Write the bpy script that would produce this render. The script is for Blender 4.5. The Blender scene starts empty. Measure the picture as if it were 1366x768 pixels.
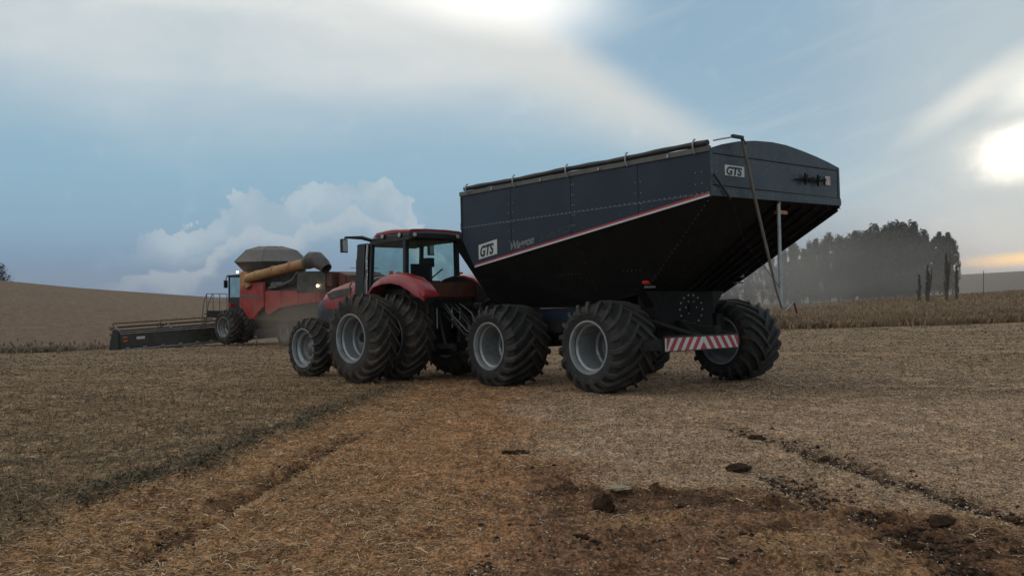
import bpy, bmesh, math, random
import numpy as np
from mathutils import Vector, Matrix
random.seed(7); RNG = np.random.default_rng(11)
SC = bpy.context.scene; COL = SC.collection
R_ = math.radians
# ------------------------------------------------------------------ camera
CAMZ = 2.0
cd = bpy.data.cameras.new('camera'); cam = bpy.data.objects.new('camera', cd); COL.objects.link(cam)
cam.location = (0, 0, CAMZ); cam.rotation_euler = (R_(90), 0, 0)
cd.sensor_width = 36; cd.lens = 36*1290/1366; cd.clip_start = .1; cd.clip_end = 9000
SC.camera = cam
SC.view_settings.view_transform = 'Standard'; SC.view_settings.look = 'None'
SC.view_settings.exposure = 0.0; SC.view_settings.gamma = 1
SC.cycles.max_bounces = 6; SC.cycles.volume_bounces = 1
SC.cycles.volume_step_rate = 4; SC.cycles.volume_preview_step_rate = 4
# ------------------------------------------------------------------ node maths helper
class NT:
    def __init__(s, tree): s.t = tree; s.n = tree.nodes; s.l = tree.links
    def new(s, typ, **kw):
        n = s.n.new(typ)
        for k, v in kw.items(): setattr(n, k, v)
        return n
    def put(s, sock, v):
        if isinstance(v, F): v = v.o
        if hasattr(v, 'is_linked') or hasattr(v, 'links'): s.l.new(v, sock)
        elif isinstance(v, (tuple, list)) and len(v) == 3 and sock.type == 'RGBA': sock.default_value = (*v, 1)
        else: sock.default_value = v
    def m(s, op, *a, clamp=False):
        n = s.new('ShaderNodeMath', operation=op, use_clamp=clamp)
        for i, v in enumerate(a): s.put(n.inputs[i], v)
        return F(s, n.outputs[0])
    def ss(s, v, a, b, lo=0., hi=1.):
        n = s.new('ShaderNodeMapRange', interpolation_type='SMOOTHSTEP')
        s.put(n.inputs[0], v)
        for i, q in enumerate((a, b, lo, hi)): s.put(n.inputs[i+1], q)
        return F(s, n.outputs[0])
    def noise(s, vec, scale, detail=4, rough=.5, dist=0):
        n = s.new('ShaderNodeTexNoise'); s.put(n.inputs['Vector'], vec); n.inputs['Scale'].default_value = scale
        n.inputs['Detail'].default_value = detail; n.inputs['Roughness'].default_value = rough; n.inputs['Distortion'].default_value = dist
        return F(s, n.outputs['Fac'])
    def mix(s, f, a, b, mode='MIX'):
        n = s.new('ShaderNodeMix', data_type='RGBA', blend_type=mode)
        s.put(n.inputs[0], f); s.put(n.inputs[6], a); s.put(n.inputs[7], b)
        return n.outputs[2]
    def ramp(s, v, pts, interp='LINEAR'):
        n = s.new('ShaderNodeValToRGB'); n.color_ramp.interpolation = interp
        e = n.color_ramp.elements
        while len(e) < len(pts): e.new(.5)
        for k, (p, c) in zip(e, pts):
            k.position = p; k.color = (*c, 1) if isinstance(c, (tuple, list)) else (c, c, c, 1)
        s.put(n.inputs[0], v); return n.outputs[0]
    def comb(s, x, y, z):
        n = s.new('ShaderNodeCombineXYZ'); s.put(n.inputs[0], x); s.put(n.inputs[1], y); s.put(n.inputs[2], z); return n.outputs[0]
class F:
    def __init__(s, t, o): s.t = t; s.o = o
    def __add__(s, b): return s.t.m('ADD', s, b)
    __radd__ = __add__
    def __mul__(s, b): return s.t.m('MULTIPLY', s, b)
    __rmul__ = __mul__
    def __sub__(s, b): return s.t.m('SUBTRACT', s, b)
    def __rsub__(s, b): return s.t.m('SUBTRACT', b, s)
    def __truediv__(s, b): return s.t.m('DIVIDE', s, b)
# ------------------------------------------------------------------ sky (direction-based, all round)
SUN_AZ, SUN_EL = R_(27.5), R_(8.0)          # azimuth clockwise from +Y, elevation
W = bpy.data.worlds.new('World'); SC.world = W; W.use_nodes = True
t = NT(W.node_tree); t.n.clear()
gen = t.new('ShaderNodeTexCoord').outputs['Generated']
sep = t.new('ShaderNodeSeparateXYZ'); t.l.new(gen, sep.inputs[0])
dx, dy, dz = [F(t, sep.outputs[i]) for i in range(3)]
DEG = 57.29578
az = t.m('ARCTAN2', dx, dy)*DEG
el = t.m('ARCSINE', dz)*DEG
strv = t.comb(dx, dy, dz*3.0)
n1 = t.noise(strv, 2.2, 5, .5); n2 = t.noise(strv, 7.0, 6, .55, .3); n3 = t.noise(gen, 26.0, 7, .6)
base = t.ramp(el/90.0, [(0, (.18, .285, .43)), (.012, (.20, .315, .465)), (.035, (.26, .41, .55)), (.07, (.29, .475, .61)),
                        (.13, (.31, .48, .62)), (.25, (.36, .50, .62)), (.5, (.42, .48, .53)), (1, (.40, .45, .50))])
def blob(a0, e0, ra, re, rot=0, soft=1.0):
    x = az-a0; y = el-e0; c, s_ = math.cos(R_(rot)), math.sin(R_(rot))
    X = (x*c+y*s_)/ra; Y = (y*c-x*s_)/re
    d = t.m('SQRT', X*X+Y*Y)
    d = d+(n2-.5)*.55
    return t.ss(d, 0.0 if soft else .75, 1.0, 1.0, 0.0)
# wide veil left of a diagonal edge, brighter upwards
edge = (az-2.2)*.55+(el-15.9)*.83+(n1-.5)*3.0
left = t.ss(edge, -2.0, .7, 1, 0)
veil = left*t.ss(el+(n1-.5)*9.0, 6.5, 16.5)*(n2*.9+.55)
base = t.mix(t.m('MINIMUM', veil, 1.0), base, (.72, .76, .76))
rim = left*t.ss(edge, -6.0, -1.0)*t.ss(el, 5.0, 11.0)*.75
base = t.mix(rim, base, (.72, .73, .70))
top = t.ss(el+(n2-.5)*5.0, 14.2, 18.0)*t.ss(az, 1.0, 9.0, 1, 0)*t.ss(el, 26.0, 60.0, 1, 0)
base = t.mix(top*.75, base, (.95, .96, .93))
core = blob(-.8, 17.2, 11.5, 3.6, -8)
base = t.mix(core, base, (1.35, 1.33, 1.26))
# high blue lane and thin streaks on the right
lane = t.m('MINIMUM', blob(14, 14.0, 17, 7.5, -22)*1.3, 1.0)*.8
lane = lane*(1.0-left)
base = t.mix(lane, base, (.27, .43, .575))
stk = t.noise(t.comb(az*.035+el*.05, el*.42-az*.13, 0.0), 1.6, 6, .6)
base = t.mix(t.ss(stk, .48, .72)*t.ss(el, 1.0, 5.0)*t.ss(az, 0.0, 10.0)*.2, base, (.62, .68, .70))
wr = t.ss(az, 15.0, 27.0)*t.ss(el, -1.0, 3.0)*t.ss(el, 14.0, 22.0, 1, 0)
base = t.mix(wr*.62*(n2*.9+.5), base, (.50, .58, .62))
str_ = blob(26.0, 10.6, 6.5, 1.3, 33)
base = t.mix(str_*.8, base, (.82, .84, .81))
gl2 = blob(29.6, 11.0, 5.0, 2.0, 30)
base = t.mix(gl2, base, (1.15, 1.14, 1.05))
halo = blob(28.0, 7.2, 5.6, 3.0)
base = t.mix(halo*.75, base, (.80, .81, .77))
sunb = blob(28.3, 7.3, 4.9, 2.5, 8)+(n3-.5)*.5
sunb = t.ss(sunb, .02, .95)
base = t.mix(sunb, base, (1.9, 1.8, 1.6))
low = blob(28.5, 1.6, 5.2, .55, 5)
base = t.mix(low, base, (.95, .68, .40))
# cumulus bank: height of its top edge as a curve of azimuth, broken up by noise
def a_of(px): return math.degrees(math.atan((px-683)/1290))
def e_of(px, py): return math.degrees(math.atan((384-py)/1290*math.cos(math.radians(a_of(px)))))
tab = [(20, 352), (70, 346), (110, 334), (150, 324), (200, 305), (235, 316), (262, 306), (305, 262), (340, 246), (372, 262), (410, 250), (450, 238), (484, 229), (520, 242), (548, 262), (566, 300), (600, 345)]
lo_a, hi_a = -32.0, 0.0
n4 = t.noise(gen, 75.0, 5, .6)
etop = t.ramp((az+(n3-.5)*2.6-lo_a)/(hi_a-lo_a), [(0, 0)]+[((a_of(x)-lo_a)/(hi_a-lo_a), e_of(x, y)/10) for x, y in tab]+[(1, 0)])
bw = t.new('ShaderNodeRGBToBW'); t.l.new(etop, bw.inputs[0]); etop = F(t, bw.outputs[0])
vor = t.new('ShaderNodeTexVoronoi'); t.l.new(gen, vor.inputs['Vector']); vor.inputs['Scale'].default_value = 38
vor.feature = 'SMOOTH_F1'; puff = F(t, vor.outputs['Distance'])
over = etop*10.0+(n3-.5)*3.0+(n4-.5)*2.2-(puff-.35)*1.4-el
cm = t.ss(over, 0.0, .22)*t.ss(over, .9, 3.4, 1, .0)*t.ss(el, .5, 2.2)*t.ss(az, -23.5, -18.5)
shade = t.ss(n3+(puff*-.5), .1, .5)
cc = t.mix(shade, (.38, .49, .58), (.52, .61, .67))
base = t.mix(cm*.68, base, cc)
over2 = etop*10.0-2.1+(n3-.5)*2.0-(puff-.35)*1.1-el
cm2 = t.ss(over2, 0, .25)*t.ss(over2, .4, 1.8, 1, 0)*t.ss(az, -24.0, -20.0)
base = t.mix(cm2*.6, base, (.50, .57, .62))
sky = t.new('ShaderNodeTexSky', sky_type='NISHITA'); sky.sun_disc = False
sky.sun_elevation = SUN_EL; sky.sun_rotation = SUN_AZ; sky.dust_density = 1
bg1 = t.new('ShaderNodeBackground'); t.l.new(sky.outputs[0], bg1.inputs[0]); bg1.inputs[1].default_value = .05
bg2 = t.new('ShaderNodeBackground'); t.l.new(base, bg2.inputs[0]); bg2.inputs[1].default_value = 1.0
mx = t.new('ShaderNodeMixShader'); mx.inputs[0].default_value = .93
t.l.new(bg1.outputs[0], mx.inputs[1]); t.l.new(bg2.outputs[0], mx.inputs[2])
t.l.new(mx.outputs[0], t.new('ShaderNodeOutputWorld').inputs[0])
# ------------------------------------------------------------------ sun behind cloud
sl = bpy.data.lights.new('sun', 'SUN'); sl.energy = .6; sl.angle = R_(14); sl.color = (1, .9, .76)
so = bpy.data.objects.new('sun', sl); COL.objects.link(so)
sd = Vector((math.sin(SUN_AZ)*math.cos(SUN_EL), math.cos(SUN_AZ)*math.cos(SUN_EL), math.sin(SUN_EL)))
so.rotation_euler = sd.to_track_quat('Z', 'Y').to_euler(); so.location = (30, 60, 40)

# ------------------------------------------------------------------ materials
def mat(name, col, rough=.6, metal=0., vary=.12, vscale=3., bump=0., bscale=40., dirt=None, dscale=1.5, damt=.5, coat=0., spec=.5, emit=None, trans=0, alpha=1, lowdirt=None):
    m = bpy.data.materials.new(name); m.use_nodes = True
    q = NT(m.node_tree); b = q.n['Principled BSDF']
    oc = q.new('ShaderNodeTexCoord').outputs['Object']
    c = col
    nz = q.noise(oc, vscale, 5, .6)
    lo = tuple(x*(1-vary) for x in col); hi = tuple(min(1, x*(1+vary)) for x in col)
    c = q.mix(q.ss(nz, .3, .7), lo, hi)
    if dirt:
        d = q.noise(oc, dscale, 8, .65, .4)
        c = q.mix(q.ss(d, .42, .72)*damt, c, dirt)
    q.put(b.inputs['Base Color'], c)
    q.put(b.inputs['Roughness'], q.ss(q.noise(oc, vscale*3, 4), .25, .75, max(0, rough-.08), min(1, rough+.08)))
    b.inputs['Metallic'].default_value = metal; b.inputs['Specular IOR Level'].default_value = spec
    if coat: b.inputs['Coat Weight'].default_value = coat; b.inputs['Coat Roughness'].default_value = .15
    if bump:
        bn = q.new('ShaderNodeBump'); bn.inputs['Strength'].default_value = bump; bn.inputs['Distance'].default_value = .01
        q.put(bn.inputs['Height'], q.noise(oc, bscale, 5, .6)); q.l.new(bn.outputs[0], b.inputs['Normal'])
    if emit:
        b.inputs['Emission Color'].default_value = (*emit[:3], 1); b.inputs['Emission Strength'].default_value = emit[3]
    if trans: b.inputs['Transmission Weight'].default_value = trans; b.inputs['IOR'].default_value = 1.45
    if alpha < 1: b.inputs['Alpha'].default_value = alpha
    return m
DUST = (.20, .14, .09)
M_navy = mat('navy_paint', (.0085, .0165, .032), .40, vary=.2, vscale=.8, dirt=(.025, .030, .038), dscale=.9, damt=.5, spec=.4, bump=.2, bscale=1.4)
M_navy_lit = mat('sky_lit_navy_paint', (.033, .044, .054), .42, vary=.10, vscale=1.5, dirt=(.075, .075, .068), dscale=1.4, damt=.35, bump=.03, bscale=3)  # navy body paint, paler sky reflection on the end panels put into the colour
M_black = mat('near_black_hopper', (.0045, .0042, .004), .75, vary=.2, dirt=(.012, .010, .008), damt=.5, spec=.2)  # near-black, shared by the hopper plates, bulkhead and small dark parts
M_iron = mat('dark_chassis_steel', (.009, .009, .009), .7, vary=.3, dirt=(.035, .026, .018), dscale=3, damt=.5, spec=.3)
M_rivet = mat('rivet_steel', (.26, .27, .27), .45, .2)
M_rub = mat('tyre_rubber', (.014, .0135, .013), .72, vary=.25, vscale=4, bump=.3, bscale=60, dirt=(.052, .042, .034), dscale=2.2, damt=.55)
M_lug = mat('worn_lug_rubber', (.027, .025, .023), .75, vary=.3, vscale=5, bump=.3, bscale=60, dirt=(.075, .058, .045), dscale=2.5, damt=.6)
M_lug2 = mat('dusty_lug_rubber', (.042, .034, .028), .8, vary=.3, vscale=5, bump=.3, bscale=60, dirt=(.12, .085, .06), dscale=2.5, damt=.7)
M_rub2 = mat('dusty_tyre_rubber', (.017, .0155, .014), .78, vary=.25, vscale=4, bump=.3, bscale=60, dirt=(.085, .06, .042), dscale=2.6, damt=.85)
M_rim = mat('silver_rim_paint', (.30, .32, .33), .38, .3, vary=.12, dirt=(.15, .13, .11), dscale=4, damt=.6)
M_hub = mat('shaded_wheel_centre', (.15, .155, .16), .5, .2, vary=.2, dirt=(.07, .06, .05), dscale=4, damt=.7)  # rim silver darkened in colour for the shade deep inside the wheel
M_rimd = mat('dusty_rim_paint', (.24, .24, .24), .45, .3, vary=.15, dirt=(.12, .09, .07), dscale=4, damt=.7)
M_red = mat('red_paint', (.32, .018, .020), .34, vary=.12, vscale=2, dirt=(.30, .15, .11), dscale=2.0, damt=.4, coat=.35)
M_redd = mat('dusty_dark_red_paint', (.105, .030, .017), .6, vary=.3, vscale=6, dirt=(.07, .045, .028), dscale=4, damt=.7)
M_redc = mat('dusty_red_combine_paint', (.36, .034, .028), .5, vary=.2, vscale=2, dirt=(.24, .13, .08), dscale=1.6, damt=.6)
M_tan = mat('dusty_tan_paint', (.40, .22, .09), .6, vary=.2, vscale=1.5, dirt=(.28, .06, .04), dscale=1.2, damt=.5)
M_white = mat('white_marking', (.58, .59, .59), .5, vary=.08, dirt=(.4, .38, .34), dscale=6, damt=.4)
M_redm = mat('red_marking', (.42, .025, .03), .45, vary=.1, dirt=(.25, .12, .1), dscale=6, damt=.3)
M_txt = mat('grey_lettering', (.17, .18, .18), .5)
M_txtd = mat('dim_lettering', (.055, .065, .075), .5)
M_blk = mat('black_plastic', (.014, .014, .015), .45, vary=.15, dirt=(.05, .045, .04), dscale=3, damt=.3)
M_dkg = mat('dark_grey_panel', (.06, .057, .052), .6, vary=.2, dirt=(.14, .11, .08), dscale=2, damt=.6)
M_hdr = mat('header_black_panel', (.055, .050, .044), .55, vary=.25, dirt=(.10, .085, .065), dscale=1.2, damt=.6)
M_alu = mat('galvanised_steel', (.34, .37, .38), .45, .4, vary=.15, dirt=(.2, .19, .17), dscale=5, damt=.4)
M_rod = mat('weathered_rod', (.15, .13, .115), .5, .4, vary=.2)
M_tarp = mat('rolled_tarpaulin', (.020, .021, .022), .5, vary=.3, vscale=6, bump=.5, bscale=14)
M_rail = mat('grey_rail', (.10, .098, .092), .55, vary=.2, dirt=(.17, .15, .12), dscale=5, damt=.4)
M_chr = mat('bright_exhaust_steel', (.6, .6, .6), .25, .9)
M_amb = mat('amber_lens', (.45, .16, .05), .3)
M_lens = mat('clear_lamp_lens', (.42, .42, .40), .2, vary=.1)
M_redl = mat('red_lamp_lens', (.55, .04, .04), .2)
M_lit = mat('lit_lamp', (1, .8, .5), .3, emit=(1, .72, .42, 14))
M_cov = mat('grey_tank_cover', (.17, .15, .13), .8, vary=.15, vscale=1.0, bump=.3, bscale=5)
M_bin = mat('dark_tank_side', (.045, .036, .03), .7, vary=.2, dirt=(.09, .065, .045), damt=.5)
M_clod = mat('dark_soil_clod', (.050, .029, .019), 1.0, spec=.03, vary=.35, vscale=12, bump=1, bscale=30)
def glass_mat():
    m = bpy.data.materials.new('cab_glass'); m.use_nodes = True; q = NT(m.node_tree); q.n.clear()
    tr = q.new('ShaderNodeBsdfTransparent'); tr.inputs[0].default_value = (.84, .91, .90, 1)
    gl = q.new('ShaderNodeBsdfGlossy'); gl.inputs[0].default_value = (.9, .95, .95, 1); gl.inputs[1].default_value = .08
    df = q.new('ShaderNodeBsdfDiffuse'); df.inputs[0].default_value = (.10, .09, .075, 1)
    fr = q.new('ShaderNodeLayerWeight'); fr.inputs[0].default_value = .3; frf = q.m('MULTIPLY', q.m('POWER', F(q, fr.outputs['Facing']), 3.0), .35)
    oc = q.new('ShaderNodeTexCoord').outputs['Object']
    m1 = q.new('ShaderNodeMixShader'); q.put(m1.inputs[0], frf); q.l.new(tr.outputs[0], m1.inputs[1]); q.l.new(gl.outputs[0], m1.inputs[2])
    m2 = q.new('ShaderNodeMixShader'); q.put(m2.inputs[0], q.ss(q.noise(oc, 3, 5, .6), .3, .8, .02, .10)); q.l.new(m1.outputs[0], m2.inputs[1]); q.l.new(df.outputs[0], m2.inputs[2])
    q.l.new(m2.outputs[0], q.new('ShaderNodeOutputMaterial').inputs[0]); return m
M_glass = glass_mat()

# ------------------------------------------------------------------ mesh builder
class MB:
    def __init__(s): s.v = []; s.f = []; s.m = []
    def add(s, vs, fs, m=0, T=None):
        o = len(s.v)
        s.v += [tuple(T @ Vector(p)) for p in vs] if T else [tuple(p) for p in vs]
        s.f += [tuple(o+i for i in f) for f in fs]; s.m += [m]*len(fs); return s
    def box(s, x0, x1, y0, y1, z0, z1, m=0, T=None):
        vs = [(x, y, z) for z in (z0, z1) for y in (y0, y1) for x in (x0, x1)]
        return s.add(vs, [(0, 2, 3, 1), (4, 5, 7, 6), (0, 1, 5, 4), (2, 6, 7, 3), (0, 4, 6, 2), (1, 3, 7, 5)], m, T)
    def prism(s, pts, ax, a, b, m=0, T=None):
        n = len(pts)
        def P(p, k):
            return {'x': (k, p[0], p[1]), 'y': (p[0], k, p[1]), 'z': (p[0], p[1], k)}[ax]
        vs = [P(p, a) for p in pts]+[P(p, b) for p in pts]
        fs = [tuple(range(n)), tuple(range(2*n-1, n-1, -1))]+[(i, (i+1) % n, n+(i+1) % n, n+i) for i in range(n)]
        return s.add(vs, fs, m, T)
    def slab(s, pts, th, m=0):                    # 3D polygon given thickness along its normal
        P = [Vector(p) for p in pts]; n = (P[1]-P[0]).cross(P[2]-P[0]).normalized()*th; k = len(P)
        vs = P+[p+n for p in P]
        fs = [tuple(range(k)), tuple(range(2*k-1, k-1, -1))]+[(i, (i+1) % k, k+(i+1) % k, k+i) for i in range(k)]
        return s.add(vs, fs, m)
    def tube(s, path, r, seg=8, m=0, cap=True):
        P = [Vector(p) for p in path]; n = len(P); rr = r if isinstance(r, (list, tuple)) else [r]*n
        vs = []; up = None
        for i, p in enumerate(P):
            d = (P[min(i+1, n-1)]-P[max(i-1, 0)]).normalized()
            if up is None:
                up = Vector((0, 0, 1)) if abs(d.z) < .9 else Vector((1, 0, 0))
            a = d.cross(up).normalized(); b = a.cross(d).normalized(); up = b
            for k in range(seg):
                th = 2*math.pi*k/seg; vs.append(p+(a*math.cos(th)+b*math.sin(th))*rr[i])
        fs = [(i*seg+k, i*seg+(k+1) % seg, (i+1)*seg+(k+1) % seg, (i+1)*seg+k) for i in range(n-1) for k in range(seg)]
        if cap: fs += [tuple(range(seg))[::-1], tuple((n-1)*seg+k for k in range(seg))]
        return s.add(vs, fs, m)
    def lathe(s, prof, seg=48, c=(0, 0), m=0, x0=0, closed=False):
        vs = []; n = len(prof)
        for x, r in prof:
            for k in range(seg):
                a = 2*math.pi*k/seg; vs.append((x0+x, c[0]+r*math.cos(a), c[1]+r*math.sin(a)))
        rng = range(n) if closed else range(n-1)
        fs = [(i*seg+k, i*seg+(k+1) % seg, ((i+1) % n)*seg+(k+1) % seg, ((i+1) % n)*seg+k) for i in rng for k in range(seg)]
        return s.add(vs, fs, m)
    def ball(s, c, r, seg=8, m=0, sc=(1, 1, 1)):
        vs = []; fs = []; rings = max(4, seg//2)
        for i in range(rings+1):
            th = math.pi*i/rings
            for k in range(seg):
                a = 2*math.pi*k/seg
                vs.append((c[0]+r*sc[0]*math.sin(th)*math.cos(a), c[1]+r*sc[1]*math.sin(th)*math.sin(a), c[2]+r*sc[2]*math.cos(th)))
        fs = [(i*seg+k, i*seg+(k+1) % seg, (i+1)*seg+(k+1) % seg, (i+1)*seg+k) for i in range(rings) for k in range(seg)]
        return s.add(vs, fs, m)
    def rivet(s, p, n, r=.012, m=1):              # small six-sided head
        n = Vector(n).normalized(); a = n.orthogonal().normalized(); b = n.cross(a); p = Vector(p)
        vs = [p+(a*math.cos(k*math.pi/3)+b*math.sin(k*math.pi/3))*r for k in range(6)]+[p+n*r*.6+(a*math.cos(k*math.pi/3)+b*math.sin(k*math.pi/3))*r*.6 for k in range(6)]
        return s.add(vs, [(k, (k+1) % 6, 6+(k+1) % 6, 6+k) for k in range(6)]+[(6, 7, 8, 9, 10, 11)], m)
    def build(s, name, mats, parent=None, bevel=0, smooth=35, loc=None, rot=None):
        me = bpy.data.meshes.new(name); me.from_pydata(s.v, [], s.f)
        mats = mats if isinstance(mats, (list, tuple)) else [mats]
        for q in mats: me.materials.append(q)
        me.polygons.foreach_set('material_index', s.m)
        bm = bmesh.new(); bm.from_mesh(me); bmesh.ops.recalc_face_normals(bm, faces=bm.faces)
        if bevel:
            ed = [e for e in bm.edges if len(e.link_faces) == 2 and e.calc_face_angle(0) > .5 and e.calc_length() > bevel*3]
            if len(ed) < 4000: bmesh.ops.bevel(bm, geom=ed, offset=bevel, segments=2, affect='EDGES', clamp_overlap=True)
        bm.to_mesh(me); bm.free()
        if smooth:
            me.shade_smooth(); me.set_sharp_from_angle(angle=R_(smooth))
        o = bpy.data.objects.new(name, me); COL.objects.link(o)
        if parent: o.parent = parent
        if loc: o.location = loc
        if rot: o.rotation_euler = rot
        return o
def tag(o, label=None, cat=None, group=None, kind=None):
    if label: o['label'] = label
    if cat: o['category'] = cat
    if group: o['group'] = group
    if kind: o['kind'] = kind
    return o
def empty(name, M=None, parent=None, loc=None):
    o = bpy.data.objects.new(name, None); COL.objects.link(o); o.empty_display_size = .3
    if M is not None: o.matrix_world = M
    if parent: o.parent = parent
    if loc: o.location = loc
    return o
def frame(yaw, pitch, origin):
    Fw = Vector((-math.sin(yaw)*math.cos(pitch), math.cos(yaw)*math.cos(pitch), -math.sin(pitch)))
    Rt = Vector((math.cos(yaw), math.sin(yaw), 0)); Up = Rt.cross(Fw)
    m = Matrix.Identity(4)
    for i in range(3): m[i][0] = Rt[i]; m[i][1] = Fw[i]; m[i][2] = Up[i]; m[i][3] = origin[i]
    return m
def fastmesh(name, V, Q, mats, attr=None, mi=None, smooth=False):
    me = bpy.data.meshes.new(name); n = len(Q); k = Q.shape[1]
    me.vertices.add(len(V)); me.vertices.foreach_set('co', V.astype(np.float32).ravel())
    me.loops.add(n*k); me.loops.foreach_set('vertex_index', Q.astype(np.int32).ravel())
    me.polygons.add(n); me.polygons.foreach_set('loop_start', np.arange(0, n*k, k, dtype=np.int32)); me.polygons.foreach_set('loop_total', np.full(n, k, dtype=np.int32))
    for q in (mats if isinstance(mats, (list, tuple)) else [mats]): me.materials.append(q)
    if mi is not None: me.polygons.foreach_set('material_index', mi.astype(np.int32))
    me.update(calc_edges=True)
    if attr is not None:
        a = me.color_attributes.new('col', 'FLOAT_COLOR', 'POINT'); a.data.foreach_set('color', np.concatenate([attr, np.ones((len(attr), 1))], 1).astype(np.float32).ravel())
    if smooth: me.shade_smooth()
    o = bpy.data.objects.new(name, me); COL.objects.link(o); return o
def text_obj(txt, name, m, parent, M, size, ext=.002, shear=.25, bold=0.0, sx=1.0, align='LEFT'):
    cu = bpy.data.curves.new('t', 'FONT'); cu.body = txt; cu.size = size; cu.extrude = ext; cu.shear = shear; cu.offset = bold; cu.align_x = align
    ob = bpy.data.objects.new('t', cu); COL.objects.link(ob); dg = bpy.context.evaluated_depsgraph_get()
    me = bpy.data.meshes.new_from_object(ob.evaluated_get(dg)); bpy.data.objects.remove(ob)
    me.transform(M @ Matrix.Diagonal((sx, 1, 1, 1))); me.materials.clear(); me.materials.append(m)
    o = bpy.data.objects.new(name, me); COL.objects.link(o); o.parent = parent; return o

# ------------------------------------------------------------------ terrain functions
def vnoise(x, y, seed=0):
    xi = np.floor(x).astype(np.int64); yi = np.floor(y).astype(np.int64); fx = x-xi; fy = y-yi
    def hsh(a, b):
        n = (a*374761393+b*668265263+seed*974711) & 0x7fffffff
        n = ((n ^ (n >> 13))*1274126177) & 0x7fffffff
        return ((n ^ (n >> 16)) & 0xffff)/65535.
    u = fx*fx*(3-2*fx); v = fy*fy*(3-2*fy)
    return (hsh(xi, yi)*(1-u)+hsh(xi+1, yi)*u)*(1-v)+(hsh(xi, yi+1)*(1-u)+hsh(xi+1, yi+1)*u)*v
def fbm(x, y, oct=4, seed=0, g=.5):
    s = 0; a = 1; t_ = 0
    for i in range(oct): s = s+a*vnoise(x*2**i+i*17.3, y*2**i-i*9.1, seed+i); t_ += a; a *= g
    return s/t_
def sstep(a, b, x): t_ = np.clip((x-a)/(b-a), 0, 1); return t_*t_*(3-2*t_)
def xedge(y): return -4.67+.105*y
def xrut(y): return -2.80+.0008*(y-6)**3+.035*(y-6)
RUTA = np.array([(3.05, 15.0), (3.25, 13.2), (3.58, 11.9), (4.04, 10.1), (4.46, 8.4), (4.9, 6.5), (5.6, 4)])
RUTB = np.array([(2.75, 10.6), (2.95, 9.35), (3.27, 8.16), (3.32, 6.86), (3.3, 5.0)])
def rutd(x, y, P): return np.abs(x-np.interp(y, P[::-1, 1], P[::-1, 0]))
def masks(x, y):
    n1 = fbm(x*.9, y*.9, 4, 3); n2 = fbm(x*3, y*3, 3, 5); n0 = fbm(x*.25, y*.25, 3, 8)
    w = (n1-.5)*1.6+(n2-.5)*.5
    e = x-xedge(y)
    left = 1-sstep(-.25, .3, e+w*.5)
    greenband = np.exp(-((e+.12+w*.25)/.26)**2)*sstep(8, 11, y+w)*(1-sstep(20.5, 23, y))*sstep(.30, .5, n2)
    rA = np.exp(-(rutd(x, y, RUTA)+w*.12)**2/.20**2)*(1-sstep(12, 15, y))*sstep(.28, .48, n2+.12)
    rB = np.exp(-(rutd(x, y, RUTB)+w*.1)**2/.24**2)*(1-sstep(9.8, 10.8, y))*sstep(.28, .55, n2+.12)
    rL = np.exp(-((x-xrut(y)+w*.12)/.19)**2)*sstep(6.0, 8.0, y)*(1-sstep(13.5, 15.2, y))*sstep(.28, .45, n2+.1)
    bd = y-(11.2-.68*x)+w*1.3
    right = sstep(.0, 1.5, x+.35+w*.8)
    chaff = right*sstep(-.5, .6, bd)
    dark = sstep(-.4, .6, x+.1+w)*(1-sstep(-.7, .2, bd))
    orange = np.exp(-((x+.15-.05*(y-12)+w*.6)/1.6)**2)*sstep(5, 8, y)*(1-sstep(16, 22, y))
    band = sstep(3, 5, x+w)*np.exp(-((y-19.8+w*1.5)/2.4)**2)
    return dict(left=left, green=greenband, rA=rA, rB=rB, rL=rL, chaff=chaff, dark=dark, orange=orange, band=band, n0=n0, n1=n1, n2=n2, e=e, w=w)
CREST_AZ = np.radians([-180, -90, -45, a_of(0), a_of(283), a_of(500), a_of(760), a_of(1050), a_of(1366), 45, 90, 180])
CREST_Z = np.array([2, 4, 5, 3.35, -.45, -1.6, -2.2, -2.1, .75, 2.5, 3, 2])
FAR_Z = np.array([-70, -70, -70, -70, -70, -70, -60, 8, 29, 30, -20, -70.])
def height(x, y):
    x = np.asarray(x, float); y = np.asarray(y, float)
    r = np.hypot(x, y); a = np.arctan2(x, y)
    tt = -.643*x+.766*y-11.8
    z = np.interp(tt, [-200, -1, .5, 3, 6, 9, 12, 35.3, 38, 41, 62, 200], [0, 0, -.02, -.11, -.175, -.24, -.34, -.95, -1.13, -1.22, -1.45, -2.0])
    cz = np.interp(a, CREST_AZ, CREST_Z); fz = np.interp(a, CREST_AZ, FAR_Z)
    k = sstep(45, 195, r); z = z*(1-k)+cz*k
    z = z-sstep(265, 620, r)*26
    k2 = sstep(700, 1750, r); z = z*(1-k2)+fz*k2
    z = z-np.clip(r-1750, 0, None)*.045
    m = masks(x, y); near = 1-.8*sstep(24, 48, r)
    z = z+near*((m['n0']-.5)*.10+(m['n1']-.5)*.05+(m['n2']-.5)*.035)*sstep(0, 6, r)
    z = z-(m['rA']*.08+m['rB']*.08+m['rL']*.12)+.05*np.exp(-((x-xrut(y)-.42)/.2)**2)*(y > 6)*(y < 15)+m['green']*.05-.04*sstep(-.1, .5, m['e'])*(1-sstep(1., 2., m['e']))*(y > 6)*(y < 21)
    fine = fbm(x*11, y*11, 3, 21)-.5; finer = fbm(x*34, y*34, 2, 25)-.5
    z = z+(fine*.035*(1-.4*m['chaff'])+finer*.018)*(1-sstep(18, 40, r))
    lump = np.clip(fbm(x*5.3, y*5.3, 3, 31)-.62, 0, 1)*.35*(m['dark']+m['rA']+.4*m['left'])*(1-sstep(14, 22, r))
    return z+lump
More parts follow.
